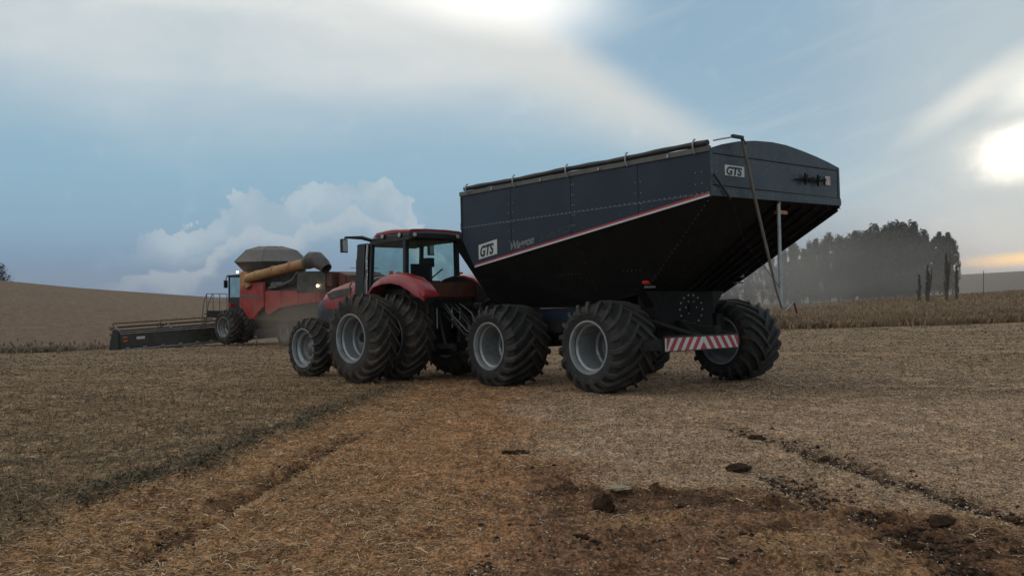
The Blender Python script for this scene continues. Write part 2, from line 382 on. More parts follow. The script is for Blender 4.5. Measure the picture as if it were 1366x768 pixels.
def H(x, y): return float(height(np.array([x]), np.array([y]))[0])
def crop_mask(x, y):
    fwd = (x+19.65)*(-.766)+(y-48.4)*.643
    wob = (fbm(x*.6, y*.6, 3, 41)-.5)*1.4
    L = (fwd > 1.5)*((y > 46.6+wob*.6)+0)*(x < -4)
    Rr = (y > 66+wob*2.5+(vnoise(x*3, y*3, 44)-.5)*2)*(x > 8)
    return ((L+Rr) > 0)*(np.hypot(x, y) < 262)
def albedo(x, y):
    m = masks(x, y); r = np.hypot(x, y)
    g = lambda c: np.array(c)[None, :]
    E = lambda k: k.reshape(-1, 1)
    c = g((.27, .168, .088))*np.ones((len(x), 1))
    mixc = lambda c, k, col: c*(1-E(k))+g(col)*E(k)
    c = mixc(c, sstep(.35, .7, m['n2'])*.5, (.17, .095, .05))
    c = mixc(c, m['orange']*.85*sstep(.2, .5, m['n1']+.1), (.225, .128, .066))
    c = mixc(c, m['left']*.9, (.215, .165, .108))
    lf = fbm(x*1.6, y*2.8, 5, 51, .65)
    c = mixc(c, m['left']*sstep(.46, .64, lf)*.7, (.10, .082, .052))
    c = mixc(c, m['chaff']*.9, (.33, .25, .175))
    c = mixc(c, m['chaff']*sstep(.5, .75, fbm(x*1.2, y*4, 5, 61, .6))*.7, (.15, .10, .06))
    c = mixc(c, m['dark']*.85, (.120, .070, .043))
    c = mixc(c, m['dark']*sstep(.52, .66, fbm(x*1.3, y*2.0, 4, 71))*.75, (.055, .034, .022))
    c = mixc(c, m['dark']*sstep(.56, .72, fbm(x*.9+9, y*1.3, 4, 75))*.7, (.24, .155, .085))
    far = sstep(21, 26, y)
    c = mixc(c, far*.85, (.20, .148, .096))
    st = fbm(x*.35, y*1.7, 5, 81, .6)
    c = mixc(c, far*sstep(.42, .66, st)*.55, (.125, .095, .06))
    c = mixc(c, sstep(14, 20, y)*sstep(.48, .68, fbm(x*1.7, y*3.2, 5, 83, .65))*.5, (.11, .08, .052))
    c = mixc(c, sstep(14, 20, y)*sstep(.55, .7, fbm(x*2.1+5, y*4.2, 4, 85, .6))*.4, (.34, .26, .17))
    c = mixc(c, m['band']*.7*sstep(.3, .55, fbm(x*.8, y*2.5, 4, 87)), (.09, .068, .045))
    c = mixc(c, sstep(15, 17, y)*np.exp(-((x+1.5)/5)**2)*(1-far)*.3, (.17, .10, .055))
    c = mixc(c, m['green']*.7, (.075, .062, .038))
    c = mixc(c, np.clip(m['rA']+m['rB'], 0, 1)*.93, (.030, .018, .012))
    c = mixc(c, m['rL']*.8, (.06, .036, .022))
    cr = crop_mask(x, y)*1.
    c = mixc(c, cr*.95, (.133, .102, .075))
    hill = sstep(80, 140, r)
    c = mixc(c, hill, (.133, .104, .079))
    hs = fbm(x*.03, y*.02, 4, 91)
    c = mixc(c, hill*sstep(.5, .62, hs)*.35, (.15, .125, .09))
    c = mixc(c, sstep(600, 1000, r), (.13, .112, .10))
    return c*np.array([[1.42, 1.22, 1.08]])

# ------------------------------------------------------------------ ground sheet
def ground():
    fine = np.arange(-36, 36.01, .13); coarse_r = np.arange(38, 180, 3.5); coarse_l = np.arange(-180, -37, 3.5)
    ang = np.radians(np.concatenate([coarse_l, fine, coarse_r]))
    rad = [0.4, 1, 2, 3, 4]; r = 4.8
    while r < 60: rad.append(r); r *= 1.0048
    while r < 300: rad.append(r); r *= 1.012
    while r < 6000: rad.append(r); r *= 1.05
    rad = np.array(rad); A_, Rr = np.meshgrid(ang, rad); x = (Rr*np.sin(A_)).ravel(); y = (Rr*np.cos(A_)).ravel()
    z = height(x, y); V = np.stack([x, y, z], 1); na = len(ang); nr = len(rad)
    i = np.arange(nr-1)[:, None]; j = np.arange(na)[None, :]; j2 = (j+1) % na
    Q = np.stack([i*na+j, (i+1)*na+j, (i+1)*na+j2, i*na+j2], -1).reshape(-1, 4)
    V = np.concatenate([V, [[0, 0, H(0, 0)]]])
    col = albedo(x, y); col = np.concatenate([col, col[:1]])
    Q = Q[:, ::-1]
    Q = np.concatenate([Q, [[len(V)-1, k, (k+1) % na, (k+2) % na] for k in range(0, na-1, 2)]])
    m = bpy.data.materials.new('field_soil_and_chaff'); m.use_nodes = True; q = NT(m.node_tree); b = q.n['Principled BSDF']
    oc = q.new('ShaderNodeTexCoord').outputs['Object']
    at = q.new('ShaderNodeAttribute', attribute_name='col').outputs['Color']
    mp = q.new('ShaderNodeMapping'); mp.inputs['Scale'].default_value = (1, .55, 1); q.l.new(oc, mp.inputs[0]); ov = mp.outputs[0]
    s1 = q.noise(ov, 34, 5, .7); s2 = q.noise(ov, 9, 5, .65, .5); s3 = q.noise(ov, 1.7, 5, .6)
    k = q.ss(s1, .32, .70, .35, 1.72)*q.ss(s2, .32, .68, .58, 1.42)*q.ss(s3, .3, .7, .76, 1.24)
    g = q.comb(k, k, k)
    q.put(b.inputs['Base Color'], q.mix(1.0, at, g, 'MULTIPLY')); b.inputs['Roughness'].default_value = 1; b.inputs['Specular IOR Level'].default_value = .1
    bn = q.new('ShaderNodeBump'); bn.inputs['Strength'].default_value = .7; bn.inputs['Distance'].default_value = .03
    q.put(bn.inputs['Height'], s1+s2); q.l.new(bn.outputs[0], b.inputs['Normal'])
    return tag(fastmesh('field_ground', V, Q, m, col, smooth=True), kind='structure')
ground()

def vcol_mat(name, rough=.9, trans=0.0):
    m = bpy.data.materials.new(name); m.use_nodes = True; q = NT(m.node_tree); b = q.n['Principled BSDF']
    at = q.new('ShaderNodeAttribute', attribute_name='col').outputs['Color']
    q.l.new(at, b.inputs['Base Color']); b.inputs['Roughness'].default_value = rough; b.inputs['Specular IOR Level'].default_value = .2
    return m
# straw litter: bent thin stalks lying on the soil
def sample_wedge(n, r0, r1, p, half=35):
    u = RNG.random(n); q = 1-p
    r = (r0**q+u*(r1**q-r0**q))**(1/q); a = np.radians(RNG.uniform(-half, half, n))
    return r*np.sin(a), r*np.cos(a), r
def ribbons(name, x, y, L, wd, lift, col, m, arch=.25, dirbias=None):
    n = len(x); th = RNG.uniform(0, 2*np.pi, n)
    if dirbias is not None: th = dirbias+RNG.normal(0, .6, n)
    bend = RNG.normal(0, .45, n); tilt = RNG.normal(0, .12, n)+lift/np.maximum(L, .01)
    z0 = height(x, y)+.004
    d0 = np.stack([np.cos(th), np.sin(th)], 1); d1 = np.stack([np.cos(th+bend), np.sin(th+bend)], 1)
    p0 = np.stack([x, y, z0], 1); h = L/2
    p1 = p0+np.concatenate([d0*h[:, None], (h*(np.abs(tilt)+arch*RNG.random(n)))[:, None]], 1)
    p2 = p1+np.concatenate([d1*h[:, None], (h*(tilt*.3-arch*RNG.random(n)))[:, None]], 1)
    p2[:, 2] = np.maximum(p2[:, 2], z0-.01)
    s0 = np.stack([-d0[:, 1], d0[:, 0], RNG.normal(0, .6, n)], 1)*wd[:, None]/2
    s1 = np.stack([-d1[:, 1], d1[:, 0], RNG.normal(0, .6, n)], 1)*wd[:, None]/2
    V = np.stack([p0-s0, p0+s0, p1-s0, p1+s0, p2-s1, p2+s1], 1).reshape(-1, 3)
    b = np.arange(n)[:, None]*6
    Q = np.concatenate([b+np.array([0, 1, 3, 2]), b+np.array([2, 3, 5, 4])])
    return fastmesh(name, V, Q, m, np.repeat(col, 6, 0))
M_straw = vcol_mat('dry_straw')
def litter():
    x, y, r = sample_wedge(330000, 5.5, 34, 1.35)
    m = masks(x, y)
    dens = .55+.35*m['left']+.1*m['chaff']-.42*m['orange']*(m['n1'] > .35)-.42*m['dark']-.6*np.clip(m['rA']+m['rB'], 0, 1)-.3*m['rL']
    dens *= .35+1.1*fbm(x*1.8, y*1.8, 3, 77)
    k = RNG.random(len(x)) < dens; x, y, r = x[k], y[k], r[k]; m = {a: b[k] for a, b in m.items()}
    n = len(x); L = np.clip(RNG.lognormal(-2.75, .55, n), .02, .26)*(1+.0*r); L = np.where(m['chaff'] > .5, L*.5, L)
    wd = np.clip(RNG.normal(.0042, .0012, n), .0022, .009)*(1+np.maximum(r-10, 0)*.05)
    c0 = np.array([.42, .29, .165]); c1 = np.array([.24, .14, .07]); c2 = np.array([.64, .52, .37]); c3 = np.array([.10, .07, .045])
    u = RNG.random((n, 1)); col = np.where(u < .45, c0, np.where(u < .72, c1, np.where(u < .86, c2, c3)))
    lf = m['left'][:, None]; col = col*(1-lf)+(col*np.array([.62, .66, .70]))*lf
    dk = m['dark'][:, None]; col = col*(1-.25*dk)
    col = col*RNG.uniform(.7, 1.2, (n, 1))*np.array([1.16, 1.02, .88])
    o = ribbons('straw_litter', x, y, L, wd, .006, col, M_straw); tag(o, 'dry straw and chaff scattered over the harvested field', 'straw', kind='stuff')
litter()
def far_litter():
    x, y, r = sample_wedge(170000, 18, 70, 1.2, 33)
    k = ~crop_mask(x, y) & (RNG.random(len(x)) < (.25+.9*(fbm(x*.9, y*1.6, 3, 74) > .5))*sstep(17, 38, r)); x, y, r = x[k], y[k], r[k]; n = len(x)
    L = RNG.uniform(.04, .12, n)*(.6+.4*r/35); wd = RNG.uniform(.008, .02, n)*(r/30)
    u = RNG.random((n, 1)); col = np.where(u < .5, np.array([.30, .22, .14]), np.where(u < .68, np.array([.38, .29, .19]), np.array([.15, .11, .07])))
    o = ribbons('straw_tufts', x, y, L, wd, .02, col*RNG.uniform(.6, 1.2, (n, 1)), M_straw, arch=.35)
    tag(o, 'tufts of broken straw over the farther stubble field', 'straw', kind='stuff')
far_litter()
# tangles of longer stalks and the greenish verge
def leafy():
    x, y, r = sample_wedge(150000, 6, 24, 1.2, 31)
    m = masks(x, y); d = np.clip(m['green']*.75, 0, 1)+m['left']*.14*(fbm(x*1.6, y*2.8, 5, 51, .65) > .52)
    k = RNG.random(len(x)) < d; x, y, r = x[k], y[k], r[k]; n = len(x); g = m['green'][k]
    L = RNG.uniform(.03, .12, n); wd = RNG.uniform(.006, .016, n)
    u = RNG.random((n, 1)); col = np.where(u < .45, np.array([.085, .074, .044]), np.where(u < .8, np.array([.14, .108, .066]), np.array([.045, .038, .026])))
    o = ribbons('field_weeds', x, y, L, wd, .04, col*RNG.uniform(.7, 1.3, (n, 1)), M_straw, arch=.6)
    tag(o, 'low dark green weeds along the edge of the track and in the stubble', 'weeds', kind='stuff')
leafy()
def flakes():                                    # fine chaff flakes and husks
    x, y, r = sample_wedge(260000, 6, 30, 1.25, 32)
    m = masks(x, y); d = m['chaff']*.8+.12*(1-m['left'])*(1-m['dark'])+.05*m['dark']
    k = RNG.random(len(x)) < d*(.3+1.2*fbm(x*2.2, y*2.2, 3, 78)); x, y, r = x[k], y[k], r[k]; n = len(x)
    L = RNG.uniform(.012, .035, n)*(1+.03*np.maximum(r-10, 0)); wd = RNG.uniform(.005, .012, n)*(1+.05*np.maximum(r-10, 0))
    u = RNG.random((n, 1)); col = np.where(u < .5, np.array([.47, .36, .25]), np.where(u < .8, np.array([.36, .235, .15]), np.array([.60, .50, .38])))
    o = ribbons('chaff_flakes', x, y, L, wd, .004, col*RNG.uniform(.6, 1.15, (n, 1)), M_straw, arch=.3)
    tag(o, 'pale chaff flakes and husks strewn over the ground behind the cart', 'chaff', kind='stuff')
flakes()
def crumbs():                                    # loose soil crumbs along the ruts and bare earth
    x, y, r = sample_wedge(90000, 5.8, 20, 1.2, 32)
    m = masks(x, y); ru = np.clip(m['rA']+m['rB'], 0, 1)
    d = ru*1.0+m['rL']*.15+m['dark']*.05*(m['n2'] > .5)+.0006
    d = d*(.2+1.6*(fbm(x*4, y*4, 2, 79) > .5))
    k = RNG.random(len(x)) < d; x, y = x[k], y[k]; n = len(x); sz = np.clip(RNG.lognormal(-4.35, .5, n), .005, .035); z = height(x, y)
    oct_ = np.array([(1, 0, 0), (0, 1, 0), (-1, 0, 0), (0, -1, 0), (0, 0, 1), (0, 0, -1)], float)
    V = (oct_[None]*RNG.uniform(.5, 1.3, (n, 6, 1))+RNG.normal(0, .18, (n, 6, 3)))*sz[:, None, None]*np.array([1.2, 1.2, .7])
    V = V+np.stack([x, y, z+sz*.35], 1)[:, None, :]
    tri = np.array([(0, 1, 4), (1, 2, 4), (2, 3, 4), (3, 0, 4), (1, 0, 5), (2, 1, 5), (3, 2, 5), (0, 3, 5)])
    Q = (np.arange(n)[:, None, None]*6+tri[None]).reshape(-1, 3)
    u = RNG.random((n, 1)); col = np.where(u < .7, np.array([.042, .025, .016]), np.array([.10, .055, .032]))*RNG.uniform(.6, 1.3, (n, 1))
    tag(fastmesh('soil_crumbs', V.reshape(-1, 3), Q, M_straw, np.repeat(col, 6, 0)), 'loose dark soil crumbs along the tyre ruts and bare earth', 'soil', kind='stuff')
crumbs()
def stubble():                                   # short cut stalks standing in the field
    x, y, r = sample_wedge(50000, 6, 62, 1.01, 34)
    m = masks(x, y); far = y > 23
    dens = np.where(far, .0, m['left']*.5+m['chaff']*.02)
    k = (RNG.random(len(x)) < dens) & ~crop_mask(x, y); x, y, r = x[k], y[k], r[k]; n = len(x)
    h = RNG.uniform(.03, .09, n); wd = RNG.uniform(.004, .008, n)*(1+r*.05); z = height(x, y)
    th = RNG.uniform(0, np.pi, n); s = np.stack([np.cos(th), np.sin(th), 0*th], 1)*wd[:, None]; lean = np.stack([RNG.normal(0, .25, n)*h, RNG.normal(0, .25, n)*h, h], 1)
    p = np.stack([x, y, z-.01], 1); V = np.stack([p-s, p+s, p+lean+s*.6, p+lean-s*.6], 1).reshape(-1, 3)
    Q = np.arange(n)[:, None]*4+np.arange(4)
    col = np.array([.27, .20, .125])*RNG.uniform(.6, 1.3, (n, 1))
    tag(fastmesh('cut_stubble', V, Q, M_straw, np.repeat(col, 4, 0)), 'short cut stubble stalks standing in the harvested ground', 'stubble', kind='stuff')
stubble()
def crop(name, label, x, y, hmin, hmax, cols, wk):
    k = crop_mask(x, y); x, y = x[k], y[k]; n = len(x); r = np.hypot(x, y); z = height(x, y)
    h = RNG.uniform(hmin, hmax, n)*(.7+.6*fbm(x*.7, y*.7, 3, 95))*(.55+.45*sstep(0, 3.5, y-65.5+3*(y < 60)*20)); wd = RNG.uniform(.008, .022, n)*(1+r*wk)
    th = RNG.uniform(0, np.pi, n); s = np.stack([np.cos(th), np.sin(th), 0*th], 1)*wd[:, None]
    l1 = np.stack([RNG.normal(0, .10, n)*h, RNG.normal(0, .10, n)*h, h*.6], 1); l2 = l1+np.stack([RNG.normal(0, .16, n)*h, RNG.normal(0, .16, n)*h, h*.4], 1)
    p = np.stack([x, y, z-.02], 1); V = np.stack([p-s*.5, p+s*.5, p+l1-s*1.4, p+l1+s*1.4, p+l2-s*.3, p+l2+s*.3], 1).reshape(-1, 3)
    b = np.arange(n)[:, None]*6; Q = np.concatenate([b+np.array([0, 1, 3, 2]), b+np.array([2, 3, 5, 4])])
    u = RNG.random((n, 1)); a, c, d = [np.array(q) for q in cols]
    col = np.where(u < .5, a, np.where(u < .82, c, d))*RNG.uniform(.7, 1.3, (n, 1))
    col = np.repeat(col, 6, 0)
    tag(fastmesh(name, V, Q, M_straw, col), label, 'crop', kind='stuff')
def cropR():
    n = 150000; u = RNG.random(n)
    dep = np.where(u < .45, 65+RNG.exponential(5.0, n), 65+RNG.random(n)**1.4*125); tn = RNG.uniform(.16, .62, n)
    return dep*tn, dep
def cropL():
    n = 16000; u = RNG.random(n)
    dep = np.where(u < .5, 46+RNG.exponential(.8, n), 46+RNG.exponential(1.6, n)); tn = RNG.uniform(-.66, -.14, n)
    return dep*tn, dep
crop('ripe_crop', 'ripe brown standing crop on the right in front of the tree grove', *cropR(), .42, 1.0, [(.31, .215, .13), (.25, .17, .105), (.36, .26, .17)], .022)
crop('ripe_crop', 'dull brown standing crop on the left hillside behind the combine header', *cropL(), .16, .28, [(.235, .185, .13), (.205, .16, .115), (.265, .205, .145)], .03)

# soil clods lying about
def clod(px, py, s, label, flat=.45, m=M_clod):
    d = 2.0*1290/(py-384); x = (px-683)/1290*d; z = H(x, d)
    mb = MB(); mb.ball((0, 0, 0), 1, 28)
    o = mb.build('soil_clod', m, smooth=25)
    me = o.data; co = np.empty(len(me.vertices)*3); me.vertices.foreach_get('co', co); co = co.reshape(-1, 3)
    nz = .25+1.5*fbm(co[:, 0]*2.6+px, co[:, 1]*2.6+co[:, 2]*3.1, 4, int(px), .7); co = co*nz[:, None]*np.array([s, s*.7, s*flat]); me.vertices.foreach_set('co', co.ravel())
    o.location = (x, d, z+s*flat*.25); o.rotation_euler = (0, 0, px % 3)
    return tag(o, label, 'clod', 'clods lying on the field')
clod(985, 627, .17, 'flat dark clod on pale chaff, directly below the striped warning board', .25)
clod(1255, 694, .15, 'black flat clod beside the right hand rut near the frame edge', .3)
clod(806, 676, .12, 'upright lump of dark soil at the edge of the bare orange earth', .8)
clod(1008, 581, .13, 'small brown clod farthest away on the pale chaff behind the cart', .4)
clod(690, 603, .16, 'low ragged clod ridge in the middle of the orange track', .22)
clod(1218, 726, .08, 'small round clod between the two dark ruts at lower right', .5)
clod(778, 716, .06, 'tiny dark clod near the bottom of the bare earth', .5)
clod(822, 660, .13, 'pale flattened clump of husks beside the upright soil lump', .12, mat('pale_husk', (.34, .26, .17), .9, bump=1))

# ------------------------------------------------------------------ wheels
def tyre(D, w, rr, N, lw, lh, sweep, g=1.35, seg=72):
    mb = MB(); Rc = D/2-lh; hw = w/2
    half = [(-hw+.09, rr-.01), (-hw+.03, rr+.02), (-hw, rr+(Rc-rr)*.35), (-hw-.0, rr+(Rc-rr)*.62), (-hw+.035, Rc-.09), (-hw+.09, Rc-.03), (-hw*.45, Rc-.008), (0, Rc)]
    prof = half+[(-x, r) for x, r in half[::-1][1:]]+[(hw-.12, rr-.03), (-hw+.12, rr-.03)]
    mb.lathe(prof, seg, closed=True)
    st = 8
    for s in (-1, 1):
        for k in range(N):
            ph0 = 2*math.pi*(k+(0 if s < 0 else .5))/N
            vs = []
            for i in range(st+1):
                q = i/st
                if i == 0: x, r, h = hw-.002, Rc-.20, .004
                elif i == 1: x, r, h = hw-.01, Rc-.10, lh*.45
                elif i == 2: x, r, h = hw-.06, Rc-.035, lh*.95
                else:
                    qq = (i-2)/(st-2); x = (hw-.06)*(1-qq)+(-.045*w)*qq; r = Rc-.03*(1-qq); h = lh*(1-.08*qq)
                gq = max(0, (q-.1)/.9)**g
                a = ph0+sweep*(.12*q+.88*gq)*-1
                da = lw/2/Rc*(1.15-.25*q); db = da*.68
                rt = r+h
                for aa, rrr in ((a-da, r-.01), (a+da, r-.01), (a+db, rt), (a-db, rt)):
                    xx = x if rrr != rt or i > 1 else x+.02
                    vs.append((s*xx, rrr*math.cos(aa), rrr*math.sin(aa)))
            fs = []
            for i in range(st):
                o = i*4
                for j in range(4): fs.append((o+j, o+(j+1) % 4, o+4+(j+1) % 4, o+4+j))
            fs += [(0, 1, 2, 3), (st*4+3, st*4+2, st*4+1, st*4)]
            mb.add(vs, fs, 1)
    return mb
def rim(w, rr, xd, seg=64):
    mb = MB(); hw = w/2
    mb.lathe([(-hw+.035, rr+.035), (-hw+.02, rr+.03), (-hw+.02, rr-.005), (-hw+.05, rr-.022), (-hw+.14, rr-.03), (-hw+.17, rr-.075), (xd-.14, rr-.085), (xd-.11, rr-.12), (xd+.05, rr-.125), (hw-.17, rr-.075), (hw-.14, rr-.03), (hw-.05, rr-.022), (hw-.02, rr-.005), (hw-.02, rr+.03), (hw-.035, rr+.035), (0, rr-.02)], seg, closed=True)
    return mb
def hub(rr, xd, hr, bolts=10, proud=.06):
    mb = MB()
    mb.lathe([(xd-.02, rr-.12), (xd-.035, rr-.16), (xd-.01, rr-.2), (xd+.02, hr+.12), (xd-.01, hr+.07), (xd-proud, hr), (xd-proud-.02, hr-.03), (xd-proud-.02, .0), (xd+.05, 0), (xd+.05, rr-.12)], 48)
    for k in range(bolts):
        a = 2*math.pi*k/bolts
        mb.tube([(xd+.02, (hr+.05)*math.cos(a), (hr+.05)*math.sin(a)), (xd-.035, (hr+.05)*math.cos(a), (hr+.05)*math.sin(a))], .016, 6, 1)
    return mb
TY = {}
def wheel(kind, parent, loc, flip=False, spin=0, label=None):
    """kind -> dict of meshes; wheel = hub disc mesh (part) > tyre, rim (sub-parts)"""
    D, w, rr, N, lw, lh, sw, xd, hr, mr, mt = KINDS[kind]
    if kind not in TY:
        h = hub(rr, xd, hr).build('wheel', [M_hub if mr is M_rim else mr, M_iron]); a = tyre(D, w, rr, N, lw, lh, sw).build('tyre', [mt, M_lug if mt is M_rub else M_lug2], h); b = rim(w, rr, xd).build('rim', mr, h)
        TY[kind] = (h, a, b); H_ = h; first = True
    else:
        h0, a0, b0 = TY[kind]; H_ = h0.copy(); COL.objects.link(H_)
        for c in (a0, b0):
            c2 = c.copy(); COL.objects.link(c2); c2.parent = H_
    H_.parent = parent; H_.location = loc; H_.rotation_euler = (spin, 0, math.pi if flip else 0)
    return H_
KINDS = {
 'cart': (1.85, 1.14, .50, 19, .105, .08, .62, .22, .10, M_rim, M_rub),
 'rear': (2.095, .75, .545, 21, .085, .07, .50, .17, .13, M_rim, M_rub2),
 'front': (1.565, .62, .48, 18, .07, .06, .48, -.02, .12, M_rim, M_rub2),
 'comb': (1.80, .66, .50, 18, .09, .07, .50, .05, .14, M_rimd, M_rub2),
 'combr': (1.40, .50, .36, 18, .06, .05, .50, .0, .10, M_rimd, M_rub2),
}
# ------------------------------------------------------------------ GRAIN CART
CF = frame(.699, .038, (0, 0, 0))
Rt, Fw, Up = [Vector((CF[0][i], CF[1][i], CF[2][i])) for i in range(3)]
Acam = Vector((3.525, 17.203, 2.439+CAMZ)); TOP = 4.398; WD = 4.16; LN = 7.36
CO = Acam-Up*TOP+Rt*(WD/2); CF = frame(.699, .038, CO)
cart = empty('grain_cart', CF)
tag(cart, 'large navy blue grain cart with black hopper bottom hitched behind the red tractor', 'grain cart')
hx = WD/2; T_ = TOP
def side_panel(s):
    X = s*hx; mb = MB()
    pts = [(0, T_-.80), (6.9, T_-1.71), (LN, T_-.99), (LN, T_), (0, T_)]
    mb.prism(pts, 'x', X, X-s*.025)
    n = (s, 0, 0); Xo = X+s*.0005
    for i in range(58):
        y = .07+i*.1275; z = T_-.735-.008*y/7.3
        mb.rivet((Xo, y, z+(.0)), n, .015)
    for y, lo in ((5.55, -1.1), (3.55, -1.1), (1.75, -.95), (.28, -.7)):
        for z in np.arange(-.18 if y in (3.55,) else -.35, lo-.2, -.21):
            if z > -.8-.13*y+.05:
                for d_ in ((-.07, .07) if abs(y-3.55) > .1 else (-.03, .03)): mb.rivet((Xo, y+d_, T_+z), n, .014)
    mb.box(min(X, X+s*.006), max(X, X+s*.006), .05, LN-.02, T_-.757-.0, T_-.752, 1)
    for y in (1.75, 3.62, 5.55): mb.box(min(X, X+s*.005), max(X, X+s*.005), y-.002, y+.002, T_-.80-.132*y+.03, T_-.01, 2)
    for k in range(26):                           # lap rivets above the stripe
        y = .1+k*.265; mb.rivet((Xo, y, T_-.80-.132*y+.15), n, .008)
    mb.prism([(-.0, T_-.80), (.03, T_-.80), (.03, T_-.01), (0, T_-.01)], 'x', X+s*.012, X, 0)
    mb.prism([(LN-.03, T_-.95), (LN, T_-.99), (LN, T_-.01), (LN-.03, T_-.01)], 'x', X+s*.012, X, 0)
    return mb.build('side_panel', [M_navy, M_rivet, M_black], cart, smooth=20)
side_panel(-1); side_panel(1)
def stripe(s):
    X = s*(hx+.004); sl = (-1.71+.80)/6.9
    a = MB(); a.prism([(.02, T_-.80), (6.9, T_-1.705), (6.87, T_-1.668), (.02, T_-.763)], 'x', X, X-s*.003)
    o = a.build('white_stripe', M_white, cart, smooth=0)
    a = MB(); a.prism([(.02, T_-.761), (6.87, T_-1.666), (6.84, T_-1.628), (.02, T_-.724)], 'x', X, X-s*.003)
    a.build('red_stripe', M_redm, cart, smooth=0)
stripe(-1); stripe(1)
ARCH = [(0, .05), (.35, .15), (.83, .25), (1.35, .31), (1.88, .335), (2.35, .32), (2.87, .26), (3.35, .19), (3.8, .11), (4.16, .03)]
def end_panel(y, s):                              # rear face s=-1, front face s=+1
    mb = MB(); Z = T_
    yo = y+s*.0
    mb.box(-hx, hx, min(y, y-s*.025), max(y, y-s*.025), Z-.62, Z-.02)
    mb.box(-hx-.012, -hx+.05, min(y, y+s*.012), max(y, y+s*.012), Z-.80, Z-.02)
    mb.box(hx-.05, hx+.012, min(y, y+s*.012), max(y, y+s*.012), Z-.76, Z+.02)
    n = (0, s, 0)
    for x in np.arange(-1.9, 1.95, .21): mb.rivet((x, y+s*.0005, Z-.11), n, .009)
    for z in (-.2, -.35, -.5):
        mb.rivet((-hx+.16, y, Z+z), n, .012); mb.rivet((-hx+.02, y+s*.012, Z+z), n, .012); mb.rivet((hx-.12, y, Z+z), n, .012)
    for x, z in ((-.75, -.10), (-.62, -.16), (-.4, -.2), (.1, -.12), (.6, -.13), (1.2, -.1), (-.9, -.25), (0, -.5), (.3, -.55), (-.3, -.52)): mb.rivet((x, y, Z+z), n, .011)
    mb.box(-hx, hx, min(y, y+s*.006), max(y, y+s*.006), Z-.045, Z-.030, 2); mb.box(-hx, hx, min(y, y+s*.012), max(y, y+s*.012), Z-.612, Z-.598, 2)
    p = mb.build('rear_panel' if s < 0 else 'front_panel', [M_navy_lit, M_rivet, M_black], cart, smooth=20)
    mb = MB(); mb.prism([(-hx, Z-.028)]+[(x-hx, Z+h) for x, h in ARCH]+[(hx, Z-.028)], 'y', y-s*.022, y+s*.004)
    for i in range(20): mb.rivet((-hx+.1+i*.208, y+s*.004, Z+.03-(.0)), n, .009)
    mb.build('arch_panel', [M_navy_lit, M_rivet], cart, smooth=20)
    mb = MB()
    mb.prism([(-hx-.01, Z-.80), (hx+.01, Z-.755), (hx+.01, Z-.612), (-hx-.01, Z-.625)], 'y', y-s*.02, y+s*.03)
    for i in range(34): mb.rivet((-hx+.08+i*.124, y+s*.03, Z-.69), n, .011)
    mb.build('bottom_flange', [M_navy_lit, M_rivet], cart, smooth=20)
end_panel(0, -1); end_panel(LN, 1)
